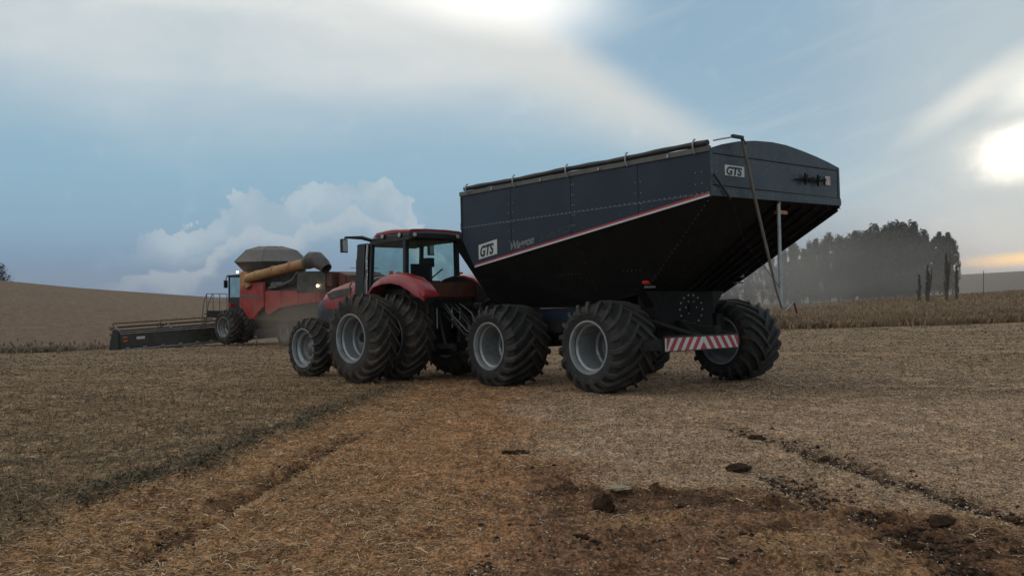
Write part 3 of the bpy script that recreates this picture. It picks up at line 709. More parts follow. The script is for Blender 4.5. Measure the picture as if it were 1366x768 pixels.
# hopper slopes
HB = 2.30; zb1, zb2 = T_-2.41, T_-2.66; xb = -hx+.75; xr = hx-.98
def hopper():
    for s in (-1, 1):
        xi = xb if s < 0 else xr; X = s*(hx-.003)
        mb = MB()
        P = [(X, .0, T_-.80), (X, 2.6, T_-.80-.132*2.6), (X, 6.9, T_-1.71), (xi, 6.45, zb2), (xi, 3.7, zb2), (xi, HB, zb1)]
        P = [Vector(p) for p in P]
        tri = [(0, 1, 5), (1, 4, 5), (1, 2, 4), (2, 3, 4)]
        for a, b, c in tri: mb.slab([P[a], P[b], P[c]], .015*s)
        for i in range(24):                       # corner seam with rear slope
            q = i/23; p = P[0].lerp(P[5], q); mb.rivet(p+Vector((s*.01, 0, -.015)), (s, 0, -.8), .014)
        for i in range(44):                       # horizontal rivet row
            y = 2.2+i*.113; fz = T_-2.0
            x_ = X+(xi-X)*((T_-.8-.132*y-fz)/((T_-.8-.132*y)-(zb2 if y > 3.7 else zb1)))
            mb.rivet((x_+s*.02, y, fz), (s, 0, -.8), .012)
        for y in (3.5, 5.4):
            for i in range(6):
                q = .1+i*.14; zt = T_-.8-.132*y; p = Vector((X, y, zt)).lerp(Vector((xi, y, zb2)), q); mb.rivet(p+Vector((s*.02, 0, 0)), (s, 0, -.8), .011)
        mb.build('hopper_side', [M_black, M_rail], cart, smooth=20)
    mb = MB()
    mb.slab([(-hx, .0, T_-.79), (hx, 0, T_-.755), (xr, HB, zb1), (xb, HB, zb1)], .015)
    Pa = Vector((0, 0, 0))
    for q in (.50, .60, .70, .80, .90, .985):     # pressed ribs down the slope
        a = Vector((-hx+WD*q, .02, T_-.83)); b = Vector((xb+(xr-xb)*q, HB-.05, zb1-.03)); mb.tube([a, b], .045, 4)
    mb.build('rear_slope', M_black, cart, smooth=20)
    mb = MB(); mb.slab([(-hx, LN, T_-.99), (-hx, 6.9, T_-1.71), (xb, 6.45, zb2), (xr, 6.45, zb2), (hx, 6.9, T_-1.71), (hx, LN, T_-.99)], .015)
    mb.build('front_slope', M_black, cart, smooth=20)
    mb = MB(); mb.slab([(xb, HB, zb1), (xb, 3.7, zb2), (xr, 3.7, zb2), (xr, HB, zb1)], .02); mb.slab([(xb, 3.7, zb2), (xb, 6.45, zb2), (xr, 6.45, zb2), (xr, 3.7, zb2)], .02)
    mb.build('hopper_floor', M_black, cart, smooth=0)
    # sloped conveyor housing along the front of the hopper
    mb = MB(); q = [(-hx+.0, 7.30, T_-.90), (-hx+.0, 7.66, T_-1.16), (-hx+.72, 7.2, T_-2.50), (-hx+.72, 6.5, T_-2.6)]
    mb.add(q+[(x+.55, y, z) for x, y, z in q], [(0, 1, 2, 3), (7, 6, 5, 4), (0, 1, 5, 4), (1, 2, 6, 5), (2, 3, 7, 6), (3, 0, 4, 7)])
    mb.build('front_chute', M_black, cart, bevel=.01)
hopper()
# rail, rolled tarp, brackets
mb = MB(); mb.box(-hx-.03, -hx+.03, 0, LN+.03, T_-.005, T_+.095); mb.box(hx-.03, hx+.03, 0, LN, T_-.0, T_+.03)
for y in (.95, 2.75, 4.5, 6.15): mb.box(-hx-.05, -hx-.03, y-.03, y+.03, T_+.0, T_+.07, 1)
mb.build('top_rail', [M_rail, M_alu], cart, bevel=.006)
mb = MB(); path = [(-hx+.0, y, T_+.150+.008*math.sin(y*2.1)) for y in np.linspace(.05, 7.2, 30)]
mb.tube(path, [.056+.006*math.sin(i*1.7) for i in range(30)], 12); mb.build('rolled_tarp', M_tarp, cart, smooth=60)
mb = MB(); mb.tube([(-hx, -.08, T_+.17), (-hx+.2, -.1, T_+.215), (-hx+.50, -.16, T_+.275)], .014, 8); mb.build('tarp_shaft', M_alu, cart)
for y in (7.06, 5.36, 3.66, 1.98, .32):
    mb = MB(); mb.tube([(-hx-.035, y, T_-.01), (-hx-.085, y, T_+.06), (-hx-.095, y, T_+.16), (-hx-.05, y, T_+.235), (-hx-.02, y, T_+.25)], .018, 6, 0); mb.build('tarp_bracket', M_alu, cart)
# tarp bows over the top (seen only from above)
for y in (1.9, 3.7, 5.5):
    mb = MB(); mb.tube([(x-hx, y, T_+h-.04) for x, h in ARCH], .02, 6); mb.build('tarp_bow', M_alu, cart)
# crank rod and handle
mb = MB(); mb.tube([(.70-hx, -.17, T_+.27), (.78-hx, -.18, T_+.16)], .035, 8); mb.box(.42-hx, .74-hx, -.2, -.13, T_+.25, T_+.31); mb.build('crank_joint', M_blk, cart, bevel=.01)
mb = MB(); mb.tube([(.72-hx, -.17, T_+.22), (1.02-hx, -.16, T_-.7), (1.42-hx, -.13, T_-1.75), (1.72-hx, -.1, T_-2.5), (1.88-hx, -.1, T_-2.84)], [.032, .03, .028, .022, .018], 8)
mb.build('crank_rod', M_rod, cart)
mb = MB(); mb.tube([(1.90-hx, -.1, T_-2.88), (1.98-hx, -.12, T_-2.87), (2.22-hx, -.12, T_-2.72), (2.26-hx, -.12, T_-2.73)], .014, 6); mb.tube([(2.25-hx, -.12, T_-2.72), (2.33-hx, -.12, T_-2.93)], .02, 8, 1); mb.build('crank_handle', [M_alu, M_redd], cart)
mb = MB(); mb.tube([(2.02-hx, .0, T_-.8), (2.0-hx, .0, T_-2.75)], .035, 10); mb.box(1.94-hx, 2.1-hx, -.03, .05, T_-.83, T_-.78, 1); mb.build('support_pipe', [M_alu, M_black], cart)
mb = MB(); mb.tube([(.55-hx, -.02, T_-.85), (.85-hx, .0, T_-1.5), (.95-hx, .02, T_-1.6), (1.6-hx, .02, T_-2.1), (2.0-hx, 0, T_-2.45)], .006, 6); mb.build('crank_stay', M_iron, cart)
mb = MB(); mb.tube([(.02-hx, -.05, T_-.42), (.25-hx, -.07, T_-.66), (.45-hx, -.07, T_-.84)], .022, 6); mb.build('rubber_strap', M_blk, cart)
# latches, reflectors, lamps
mb = MB()
for cx in (2.86, 3.30):
    mb.tube([(cx-.30-hx, -.05, T_-.335), (cx+.30-hx, -.05, T_-.27)], .022, 6); mb.tube([(cx-hx, -.06, T_-.42), (cx-hx, -.06, T_-.19)], .022, 6)
    mb.tube([(cx-.08-hx, -.06, T_-.38), (cx+.09-hx, -.06, T_-.22)], .014, 6); mb.ball((cx-hx, -.05, T_-.30), .05, 8)
mb.build('gate_latch', M_black, cart)
def reflector(x, y, z, w, h, m1, tilt=False):
    mb = MB(); mb.box(x-w/2, x+w/2, y-.006, y, z-h/2, z+h/2)
    for k in (-1, 0, 1):
        c = x+k*w*.34
        mb.prism([(c-w*.16, z-h*.42), (c-w*.02, z-h*.42), (c+w*.16, z+h*.42), (c+w*.02, z+h*.42)], 'y', y-.009, y-.006, 1)
    return mb.build('reflector', [M_white, m1], cart, smooth=0)
reflector(3.70-hx, -.03, T_-.275, .17, .17, M_amb)
mb = MB(); mb.box(2.15-hx, 2.5-hx, .12, .2, T_-1.0, T_-.93); mb.build('side_lamp', M_amb, cart, bevel=.01)
mb = MB(); mb.ball((-hx+.60, 2.15, T_-2.25), .10, 12, 0, (1.15, .5, .42)); mb.box(-hx+.60, -hx+.82, 2.1, 2.2, T_-2.36, T_-2.32, 1); mb.build('marker_lamp', [M_redl, M_rail], cart)
mb = MB(); mb.box(3.12-hx, 3.26-hx, 1.75, 1.95, T_-2.15, T_-1.98, 0); mb.box(3.05-hx, 3.3-hx, 1.8, 1.9, T_-2.28, T_-2.24, 0); mb.box(3.2-hx, 3.32-hx, 1.72, 1.75, T_-2.05, T_-1.99, 1); mb.build('lamp_bracket', [M_rail, M_amb], cart, bevel=.008)
# logos
def side_M(y0, z0, slope):                        # text on left side reads towards the rear (-y)
    c, s_ = math.cos(slope), math.sin(slope)
    return Matrix(((0, 0, -1, -hx-.010), (-c, 0, 0, y0), (s_, 1, 0, z0), (0, 0, 0, 1)))
SLP = math.atan(.91/6.9)
mb = MB(); mb.prism([(6.72, T_-1.53), (6.72, T_-1.20), (6.05, T_-1.11), (6.05, T_-1.44)], 'x', -hx-.001, -hx-.006)
pl = mb.build('logo_plate', M_white, cart, smooth=0)
text_obj('GTS', 'logo_lettering', M_blk, pl, side_M(6.68, T_-1.475, SLP*.9), .33, shear=.2, bold=.012, sx=.82)
text_obj('Waggon', 'model_lettering', M_txt, cart, side_M(5.62, T_-1.40, SLP) @ Matrix.Translation((0, 0, -.006)), .245, shear=.3, bold=.008, sx=1.0)
text_obj('Xtreme 33000', 'model_lettering', M_txtd, cart, side_M(4.62, T_-1.265, SLP) @ Matrix.Translation((0, 0, -.006)), .2, shear=.3, sx=.85)
RM = Matrix(((1, 0, 0, 0), (0, 0, -1, 0), (0, 1, 0, 0), (0, 0, 0, 1)))
mb = MB(); mb.box(.40-hx, .97-hx, -.006, -.001, T_-.405, T_-.215); pl = mb.build('logo_plate', M_white, cart, smooth=0)
text_obj('GTS', 'logo_lettering', M_blk, pl, Matrix.Translation((.42-hx, -.009, T_-.385)) @ RM, .2, shear=.2, bold=.008, sx=1.25)
# chassis
mb = MB()
mb.box(-hx+.85, -hx+1.1, 2.6, 7.6, T_-3.05, T_-2.70); mb.box(hx-1.1, hx-.85, 2.6, 7.6, T_-3.05, T_-2.70)
for y in (2.7, 4.2, 5.8, 7.4): mb.box(-hx+.85, hx-.85, y-.1, y+.1, T_-3.0, T_-2.75)
mb.build('chassis_frame', M_navy, cart, bevel=.01)
mb = MB()
mb.box(-1.25, .58, 2.15, 2.6, T_-3.17, T_-2.43)
mb.prism([(-1.5, T_-2.42), (-1.25, T_-2.42), (-1.25, T_-2.75)], 'y', 2.15, 2.4, 0); mb.prism([(1.0, T_-2.42), (.58, T_-2.42), (.58, T_-2.85)], 'y', 2.15, 2.4, 2)
for k in range(14):
    a = 2*math.pi*k/14; mb.rivet((-.12+.36*math.cos(a), 2.15, T_-2.80+.30*math.sin(a)), (0, -1, 0), .022)
for k in range(6):
    a = 2*math.pi*k/6; mb.rivet((-.12+.17*math.cos(a), 2.15, T_-2.76+.14*math.sin(a)), (0, -1, 0), .018)
mb.box(-.20, -.02, 2.13, 2.15, T_-2.92, T_-2.68)
mb.build('rear_bulkhead', [M_black, M_alu, M_iron], cart, bevel=.008)
for y in (2.706, 5.812):
    mb = MB(); mb.tube([(-1.9, y, .95), (1.9, y, .95)], .13, 12); mb.box(-1.35, -1.1, y-.25, y+.25, .8, 1.5); mb.box(1.1, 1.35, y-.25, y+.25, .8, 1.5)
    mb.box(-.8, .8, y-.18, y+.18, .85, 1.35)
    mb.build('axle', M_iron, cart, bevel=.01)
mb = MB(); mb.box(-1.3, -1.0, 2.6, 6.0, 1.15, 1.42); mb.box(1.0, 1.3, 2.6, 6.0, 1.15, 1.42)
for y in (3.3, 4.2, 5.1): mb.box(-1.0, 1.0, y-.12, y+.12, 1.1, 1.35)
mb.build('walking_beam', M_iron, cart, bevel=.01)
mb = MB(); mb.prism([(-.45, 7.3), (.45, 7.3), (.12, 10.5), (-.12, 10.5)], 'z', .72, .92); mb.tube([(0, 10.4, .8), (0, 10.75, .75)], .07, 8); mb.box(-.3, .3, 7.3, 7.5, .72, 1.75)
mb.build('drawbar', M_navy, cart, bevel=.01)
for s in (-1, 1):
    for y in (2.706, 5.812):
        cx = (-2.635+.57)if s < 0 else 2.635-.57
        wheel('cart', cart, (s*(hx+.555-.59), y, .90), flip=s > 0, spin=random.random()*6)
# striped warning board
mb = MB(); y0 = 1.18; x0, x1 = -hx+.0, -hx+2.2; z0, z1 = T_-3.575, T_-3.335; cx = (x0+x1)/2+.02; hgt = z1-z0
mb.box(x0-.02, x1+.02, y0, y0+.02, z0-.02, z1+.03, 2); mb.box(x0, x1, y0-.004, y0, z0, z1, 0)
step = .225
for k in range(-1, 7):
    for s in (-1, 1):                             # stripes lean towards the centre as they rise
        b = .06+k*step; t0 = b-.0; q = [(t0+hgt*.72, z0), (t0+hgt*.72+step*.5, z0), (t0+step*.5, z1), (t0, z1)]
        q = [(cx+s*min(max(u, 0), 1.08), z) for u, z in q]
        if k == -1:
            q = [(cx, z0), (cx+s*(.06-step+hgt*.72+step*.5), z0), (cx, z0+ (hgt)*(.06-step*.5+hgt*.72)/(hgt*.72+.0))]
            q[1] = (cx+s*.105, z0); q[2] = (cx, z0+.145)
        mb.prism(q, 'y', y0-.008, y0-.004, 1)
mb.build('warning_board', [M_white, M_redm, M_blk], cart, smooth=0)
mb = MB()
for x, xx in ((-1.0, -1.3), (.05, -.55), (-.95, -.45)): mb.tube([(x, 1.22, T_-3.34), (xx, 2.3, T_-3.0)], .05, 6)
mb.box(-1.9, .1, 1.21, 1.30, T_-3.36, T_-3.30); mb.box(-hx-.25, -hx+.02, 1.2, 1.5, T_-3.56, T_-3.36)
mb.box(-.5, -.3, 1.25, 2.3, T_-3.3, T_-3.14); mb.build('board_bracket', M_iron, cart, bevel=.006)

# ------------------------------------------------------------------ TRACTOR
TF0 = frame(.777, .038, (0, 0, 0)); tR = Vector((TF0[0][0], TF0[1][0], TF0[2][0]))
TRO = Vector((-3.719, 22.279, -2.193+CAMZ))+tR*2.34
tr = empty('farm_tractor', frame(.777, .038, TRO))
tag(tr, 'red farm tractor with dual rear wheels pulling the navy grain cart', 'tractor')
C = 2.34
for v, flip in ((.375, False), (1.445, False), (C*2-1.445, True), (C*2-.375, True)):
    wheel('rear', tr, (v-C, 0, 1.03), flip=flip, spin=random.random()*6)
for v, flip in ((.669+.31, False), (2*C-.979, True)):
    wheel('front', tr, (v-C, 3.093, .765), flip=flip, spin=random.random()*6)
mb = MB(); mb.tube([(-2.0, 0, 1.04), (2.0, 0, 1.04)], .11, 12); mb.box(-1.0, 1.0, -.3, .3, .78, 1.3); mb.box(-.35, .35, -.45, 1.6, .72, 1.55); mb.build('rear_axle', M_iron, tr, bevel=.02)
mb = MB(); mb.box(-1.2, 1.2, 2.95, 3.25, .62, .88); mb.box(-.3, .3, 1.4, 4.0, .75, 1.3); mb.box(-.4, .4, 3.6, 4.25, .8, 1.25); mb.build('front_axle', M_iron, tr, bevel=.02)
# hood
def loft(secs, name, mats, parent, matf=None, smooth=40):
    mb = MB(); n = len(secs[0]); vs = [p for s in secs for p in s]
    fs = [(i*n+k, i*n+(k+1) % n, (i+1)*n+(k+1) % n, (i+1)*n+k) for i in range(len(secs)-1) for k in range(n)]
    mb.add(vs, fs); mb.add([p for p in secs[0]], [tuple(range(n))]); mb.add([p for p in secs[-1]], [tuple(range(n))])
    return mb.build(name, mats, parent, smooth=smooth)
def hsec(y, hw, zt, zb, r=.16):
    return [(-hw, y, zb), (-hw*1.02, y, zb+(zt-zb)*.5), (-hw*.98, y, zt-r*.9), (-hw*.86, y, zt-r*.25), (-hw*.5, y, zt), (0, y, zt+.02), (hw*.5, y, zt), (hw*.86, y, zt-r*.25), (hw*.98, y, zt-r*.9), (hw*1.02, y, zb+(zt-zb)*.5), (hw, y, zb)]
loft([hsec(1.25, .52, 2.56, 1.70), hsec(2.0, .52, 2.53, 1.72), hsec(2.8, .51, 2.46, 1.74), hsec(3.5, .49, 2.33, 1.76), hsec(3.9, .45, 2.18, 1.82)], 'hood', M_red, tr)
loft([hsec(1.9, .46, 2.2, 1.25), hsec(3.3, .46, 2.15, 1.2), hsec(3.95, .46, 2.12, 1.2), hsec(4.25, .40, 1.98, 1.25), hsec(4.36, .32, 1.7, 1.3)], 'grille', M_blk, tr)
for s in (-1, 1):
    mb = MB(); mb.prism([(2.5, 2.12), (3.5, 2.02), (3.6, 2.16), (3.3, 2.24), (2.5, 2.30)], 'x', s*.47, s*.53); mb.build('hood_vent', M_dkg, tr)
    mb = MB(); mb.box(min(s*.515, s*.535), max(s*.515, s*.535), 1.5, 2.3, 1.90, 2.02); mb.build('hood_badge', M_dkg, tr, bevel=.004)
# cab
cy0, cy1 = -.20, 1.15; cw = .82; zr = 3.34; zf = 2.19
def pillar(name, a, b, w=.05, d=.05):
    mb = MB(); A_, B_ = Vector(a), Vector(b)
    vs = [p+Vector((i*w, j*d, 0)) for p in (A_, B_) for i, j in ((-1, -1), (1, -1), (1, 1), (-1, 1))]
    mb.add(vs, [(0, 1, 2, 3), (7, 6, 5, 4)]+[(k, (k+1) % 4, 4+(k+1) % 4, 4+k) for k in range(4)])
    return mb.build(name, M_blk, tr, bevel=.012)
for s in (-1, 1):
    pillar('cab_pillar', (s*cw, cy0, zf-.1), (s*(cw-.02), cy0-.02, zr+.04), .055, .06)
    pillar('cab_pillar', (s*(cw-.02), cy1+.13, zf-.5), (s*(cw-.03), cy1-.02, zr+.04), .045, .05)
    mb = MB(); mb.slab([(s*cw, cy0+.06, zf), (s*cw, cy1+.07, zf), (s*(cw-.01), cy1-.06, zr), (s*(cw-.01), cy0+.04, zr)], .006); mb.build('side_window', M_glass, tr, smooth=0)
mb = MB(); mb.box(-cw+.06, cw-.06, cy0-.015, cy0-.008, zf+.12, zr); mb.build('rear_window', M_glass, tr, smooth=0)
mb = MB(); mb.slab([(-cw+.05, cy1+.1, zf-.1), (cw-.05, cy1+.1, zf-.1), (cw-.05, cy1, zr), (-cw+.05, cy1, zr)], .006); mb.build('windscreen', M_glass, tr, smooth=0)
mb = MB(); mb.box(-cw, cw, cy0-.06, cy0+.03, zf-.05, zf+.12); mb.box(-cw, cw, cy0-.05, cy1+.1, zf-.75, zf-.02); mb.build('cab_base', M_blk, tr, bevel=.02)
def rsec(y, hw, z0, z1):
    return [(-hw, y, z0), (-hw, y, z0+(z1-z0)*.55), (-hw*.9, y, z1-.02), (-hw*.4, y, z1), (hw*.4, y, z1), (hw*.9, y, z1-.02), (hw, y, z0+(z1-z0)*.55), (hw, y, z0)]
loft([rsec(cy0-.26, .72, zr+.05, zr+.17), rsec(cy0-.20, .86, zr-.0, zr+.24), rsec(.4, .88, zr, zr+.27), rsec(1.05, .86, zr-.02, zr+.22), rsec(1.36, .74, zr-.06, zr+.07)], 'roof', M_blk, tr)
loft([rsec(cy0-.22, .83, zr+.18, zr+.275), rsec(.3, .86, zr+.20, zr+.33), rsec(.9, .84, zr+.17, zr+.30), rsec(1.33, .70, zr+.06, zr+.13)], 'roof_cap', M_red, tr)
for x, y, z, nx, ny in ((-.88, .55, zr+.14, -1, 0), (-.86, cy0+.10, zr+.13, -1, 0), (-.72, cy0-.24, zr+.12, -.4, -1), (.62, cy0-.25, zr+.12, 0, -1), (.86, cy0-.2, zr+.12, 1, -.3)):
    mb = MB(); n = Vector((nx, ny, 0)).normalized(); p = Vector((x, y, z)); mb.tube([p-n*.05, p+n*.04], .06, 12, 0); mb.tube([p+n*.04, p+n*.055], .05, 12, 1)
    mb.build('work_light', [M_blk, M_lens], tr)
# stack on the left of the windscreen, bright pipe between
mb = MB(); 
A0 = [(-.86, 1.42), (-.58, 1.42), (-.58, 1.86), (-.86, 1.86)]
mb.add([(x, y+.05, 1.9) for x, y in A0]+[(x*.985, y-.06-.06*(y > 1.6), 3.30) for x, y in A0]+[(x*.96-.02, y-.08-.03*(y > 1.6), 3.37) for x, y in A0],
       [(0, 1, 2, 3), (8, 9, 10, 11)]+[(k, (k+1) % 4, 4+(k+1) % 4, 4+k) for k in range(4)]+[(4+k, 4+(k+1) % 4, 8+(k+1) % 4, 8+k) for k in range(4)])
mb.build('exhaust_stack', M_blk, tr, bevel=.03)
mb = MB(); mb.tube([(-.86, 1.33, 2.0), (-.86, 1.33, 2.35), (-.87, 1.29, 3.0), (-.86, 1.25, 3.33)], .026, 8); mb.build('exhaust_pipe', M_chr, tr)
mb = MB(); mb.tube([(-.9, 2.0, 1.9), (-.9, 2.0, 2.32), (-.9, 1.9, 2.42), (-.88, 1.8, 2.42)], .018, 6); mb.tube([(-.95, 1.30, 1.6), (-.96, 1.28, 2.3), (-.95, 1.2, 2.7)], .016, 6); mb.build('hand_rail', M_rod, tr)
mb = MB(); mb.box(-.98, -.5, 1.25, 1.95, 1.35, 2.0); mb.box(-.95, -.5, .75, 1.25, .9, 1.6); mb.build('side_tank', M_blk, tr, bevel=.03)
for k in range(4):
    mb = MB(); mb.box(-1.15, -.85, .95, 1.35, .5+k*.3, .54+k*.3); mb.build('step', M_iron, tr, bevel=.005)
# mirrors
for s in (-1, 1):
    mb = MB(); mb.tube([(s*.78, 1.15, zr+.08), (s*1.0, 1.28, zr+.16), (s*1.36, 1.5, zr+.17), (s*1.40, 1.5, zr+.1)], [.045, .05, .028, .02], 8); arm = mb.build('mirror_arm', M_blk, tr)
    mb = MB(); mb.box(s*1.40-.09, s*1.40+.09, 1.46, 1.54, zr-.21, zr+.13); mb.box(s*1.40-.075, s*1.40+.075, 1.452, 1.46, zr-.19, zr+.11, 1); mb.build('mirror', [M_blk, M_lens], arm, bevel=.02)
# inside of the cab
mb = MB(); mb.box(-.42, .14, .02, .16, zf+.0, zf+.60); mb.box(-.40, .12, .12, .6, zf-.1, zf+.08); mb.build('seat', M_blk, tr, bevel=.05)
mb = MB(); mb.box(.32, .52, .3, .55, zf+.55, zf+.78); mb.box(.4, .44, .3, .6, zf-.1, zf+.6); mb.box(.25, .66, .25, .75, zf-.1, zf+.2); mb.tube([(.3, .5, zf+.1), (.7, .2, zf+.5)], .02, 6); mb.build('console', M_blk, tr, bevel=.015)
mb = MB(); th = [(.19*math.cos(a), .19*math.sin(a)) for a in np.linspace(0, 2*math.pi, 17)]
mb.tube([(-.12+x, .88+.5*z, zf+.28+z*.8) for x, z in th], .018, 6); mb.tube([(-.12, .88, zf+.28), (-.12, 1.08, zf-.1)], .04, 6); mb.build('steering_wheel', M_blk, tr)
# fenders
def fender(s):
    prof = [(.86, 1.98), (.76, 2.16), (.55, 2.34), (.22, 2.46), (-.15, 2.52), (-.50, 2.51), (-.82, 2.43), (-1.06, 2.30), (-1.26, 2.13), (-1.38, 2.0)]
    xo, xi = s*1.25, s*.78
    secs = []
    mb = MB(); n = len(prof); vs = []
    for i, (y, z) in enumerate(prof):
        k = math.sin(math.pi*i/(n-1))
        low = .12+.20*max(0, min(1, (i-2)/4))*(1 if i < 8 else (.5 if i == 8 else .2))
        vs += [(xi, y, z-.02), ((xo+xi)/2, y, z+.03*k), (xo-s*.05, y, z+.005), (xo, y, z-.05), (xo, y-.0, z-low), (xo-s*.03, y, z-low), (xo-s*.06, y, z-.07), (xi, y, z-.06)]
    m_ = 8
    fs = [(i*m_+k, i*m_+(k+1) % m_, (i+1)*m_+(k+1) % m_, (i+1)*m_+k) for i in range(n-1) for k in range(m_)]+[tuple(range(m_)), tuple((n-1)*m_+k for k in range(m_))]
    mb.add(vs, fs)
    o = mb.build('fender', M_red, tr, smooth=50)
    mb = MB(); mb.prism([(y, z-.06) for y, z in prof]+[(-1.1, 1.8), (.7, 1.8)], 'x', xi, xi-s*.03); mb.build('inner_fender', M_iron, tr)
    mb = MB(); mb.box(s*1.12-.05, s*1.12+.05, -.05, .02, 2.52, 2.60); mb.build('fender_lamp', M_amb, tr, bevel=.01)
fender(-1); fender(1)
mb = MB(); mb.box(-.80, .80, -.95, -.3, 1.92, 2.30); mb.prism([(-.95, 2.30), (-.3, 2.30), (-.27, 2.24)], 'x', -.8, .8); mb.box(-.75, .75, -.9, -.25, 1.55, 1.92, 1); mb.build('rear_body', [M_redd, M_iron], tr, bevel=.03)
# three point hitch, hoses
mb = MB()
for s in (-1, 1):
    mb.box(s*.46-.05, s*.46+.05, -1.55, -.3, .72, .84); mb.tube([(s*.46, -1.2, .8), (s*.40, -.85, 1.75)], .04, 8); mb.tube([(s*.40, -.6, 1.6), (s*.42, -1.1, 1.75)], .06, 8)
    mb.tube([(s*.25, -.5, 1.8), (s*.3, -1.1, 1.45), (s*.2, -1.7, 1.0)], .03, 8); mb.box(s*.62-.03, s*.62+.03, -1.0, -.8, 1.1, 1.85)
mb.box(-.5, .5, -.75, -.4, 1.2, 1.8); mb.tube([(0, -.7, 1.5), (0, -1.4, 1.3)], .05, 8); mb.box(-.09, .09, -1.7, -.3, .55, .64)
mb.build('rear_linkage', M_iron, tr, bevel=.006)
for k, x in enumerate((-.3, -.18, -.05, .12, .28)):
    mb = MB(); mb.tube([(x, -.9, 1.78), (x*1.2, -1.25, 1.55-.1*(k % 2)), (x*.8, -1.6, 1.05+.08*(k % 3)), (x*.4, -2.1, 1.0), (x*.3, -2.5, .95)], .017, 6); mb.build('hose', [M_blk, M_rod, M_blk][k % 3], tr)
for x in (-.52, -.05, .2): 
    mb = MB(); mb.tube([(x, -.98, 1.2), (x, -.98, 1.68)], .014, 6); mb.build('link_rod', M_alu, tr)

# ------------------------------------------------------------------ COMBINE
yawc = R_(50); CBM0 = frame(yawc, 0, (0, 0, 0)); cR = Vector((CBM0[0][0], CBM0[1][0], 0))
CB0 = Vector((-14.81, 49.5, -2.95+CAMZ)); CC = 2.6
cb = empty('combine_harvester', frame(yawc, 0, CB0+cR*CC))
tag(cb, 'dusty red combine harvester with grey covered grain tank working behind the tractor', 'combine harvester')
for v in (.33, 1.12): wheel('comb', cb, (v-CC, 0, .95), spin=v*3)
for v in (.33, 1.12): wheel('comb', cb, (CC-v, 0, .95), flip=True, spin=v*5)
for s in (-1, 1): wheel('combr', cb, (s*1.45, -3.9, .70), flip=s > 0, spin=1+s)
mb = MB(); mb.tube([(-2.3, 0, .95), (2.3, 0, .95)], .16, 12); mb.box(-.9, .9, -.4, .4, .8, 1.5); mb.build('front_axle', M_iron, cb)
mb = MB(); mb.tube([(-1.4, -3.9, .7), (1.4, -3.9, .7)], .1, 12); mb.box(-.3, .3, -4.1, -3.7, .6, 1.4); mb.build('rear_axle', M_iron, cb)
_before = set(COL.objects)
BW = 1.6
mb = MB(); mb.box(-BW+.15, BW-.15, -6.6, 0, 1.3, 3.0); mb.box(-BW+.3, BW-.3, -4.6, -.2, 2.9, 3.75); mb.build('body', M_bin, cb, bevel=.04)
for s in (-1, 1):
    X = s*BW
    mb = MB(); mb.prism([(.0, 2.1), (.05, 2.6), (-.05, 2.95), (-.35, 3.18), (-.9, 3.27), (-1.85, 3.25), (-1.9, 2.0), (-1.5, 1.75), (-1.1, 1.35), (-.6, 1.32), (-.3, 1.7)], 'x', X, X-s*.15); o = mb.build('front_side_panel', M_redc, cb, bevel=.05)
    mb = MB(); mb.prism([(-1.7, 2.38), (-.1, 2.5), (-.1, 2.62), (-1.7, 2.52)], 'x', X+s*.012, X-s*.01); mb.build('side_decal', M_rail, o)
    mb = MB()
    for yy in (-3.1, -4.3, -5.5):
        mg = MB(); mg.box(min(X-s*.02, X+s*.008), max(X-s*.02, X+s*.008), yy-.015, yy+.015, 2.2, 2.82); mg.build('panel_gap', M_blk, cb)
    for k in range(9): mb.box(min(X-s*.02, X+s*.008), max(X-s*.02, X+s*.008), -6.5, -5.7, 2.38+k*.04, 2.395+k*.04)
    mb.build('side_grille', M_blk, cb)
    mb = MB(); mb.prism([(-1.92, 2.80), (-4.4, 2.84), (-6.9, 2.75), (-6.9, 2.35), (-4.9, 2.2), (-3.0, 1.95), (-2.2, 1.55), (-1.92, 1.75)], 'x', X, X-s*.12); mb.build('rear_side_panel', M_redc, cb, bevel=.04)
    mb = MB(); mb.box(min(X, X-s*.25), max(X, X-s*.25), -6.1, -4.2, 2.7, 3.75)
    for k in range(5): mb.box(min(X, X+s*.02), max(X, X+s*.02), -5.9, -4.6, 2.85+k*.16, 2.88+k*.16)
    mb.build('engine_cover', M_dkg, cb, bevel=.03)
    mb = MB(); mb.tube([(s*(BW-.08), -2.6, 2.95), (s*(BW-.08), -2.6, 3.2)], .2, 12); mb.tube([(s*(BW-.05), -2.2, 2.95), (s*(BW-.02), -3.2, 3.1), (s*(BW-.02), -3.9, 3.35), (s*(BW-.1), -4.1, 3.7)], .07, 8); mb.tube([(s*(BW-.1), -2.4, 3.1), (s*(BW-.1), -3.2, 3.12)], .15, 10); mb.build('duct', M_rail, cb)
mb = MB(); mb.prism([(-6.6, 1.6), (-6.6, 3.7), (-7.1, 3.55), (-7.2, 2.3), (-6.9, 1.6)], 'x', -1.3, 1.3); mb.build('rear_hood', M_redd, cb, bevel=.05)
mb = MB(); mb.box(-BW+.05, BW-.05, -6.5, -4.6, 3.0, 3.72, 0); mb.build('engine_deck', M_redd, cb, bevel=.04)
mb = MB(); mb.box(-BW+.03, BW-.03, -.55, .05, 1.9, 3.80); mb.build('tank_front_wall', M_tan, cb, bevel=.03)
for _o in set(COL.objects)-_before: _o.data.transform(Matrix.Diagonal((1, 1.14, 1, 1)))
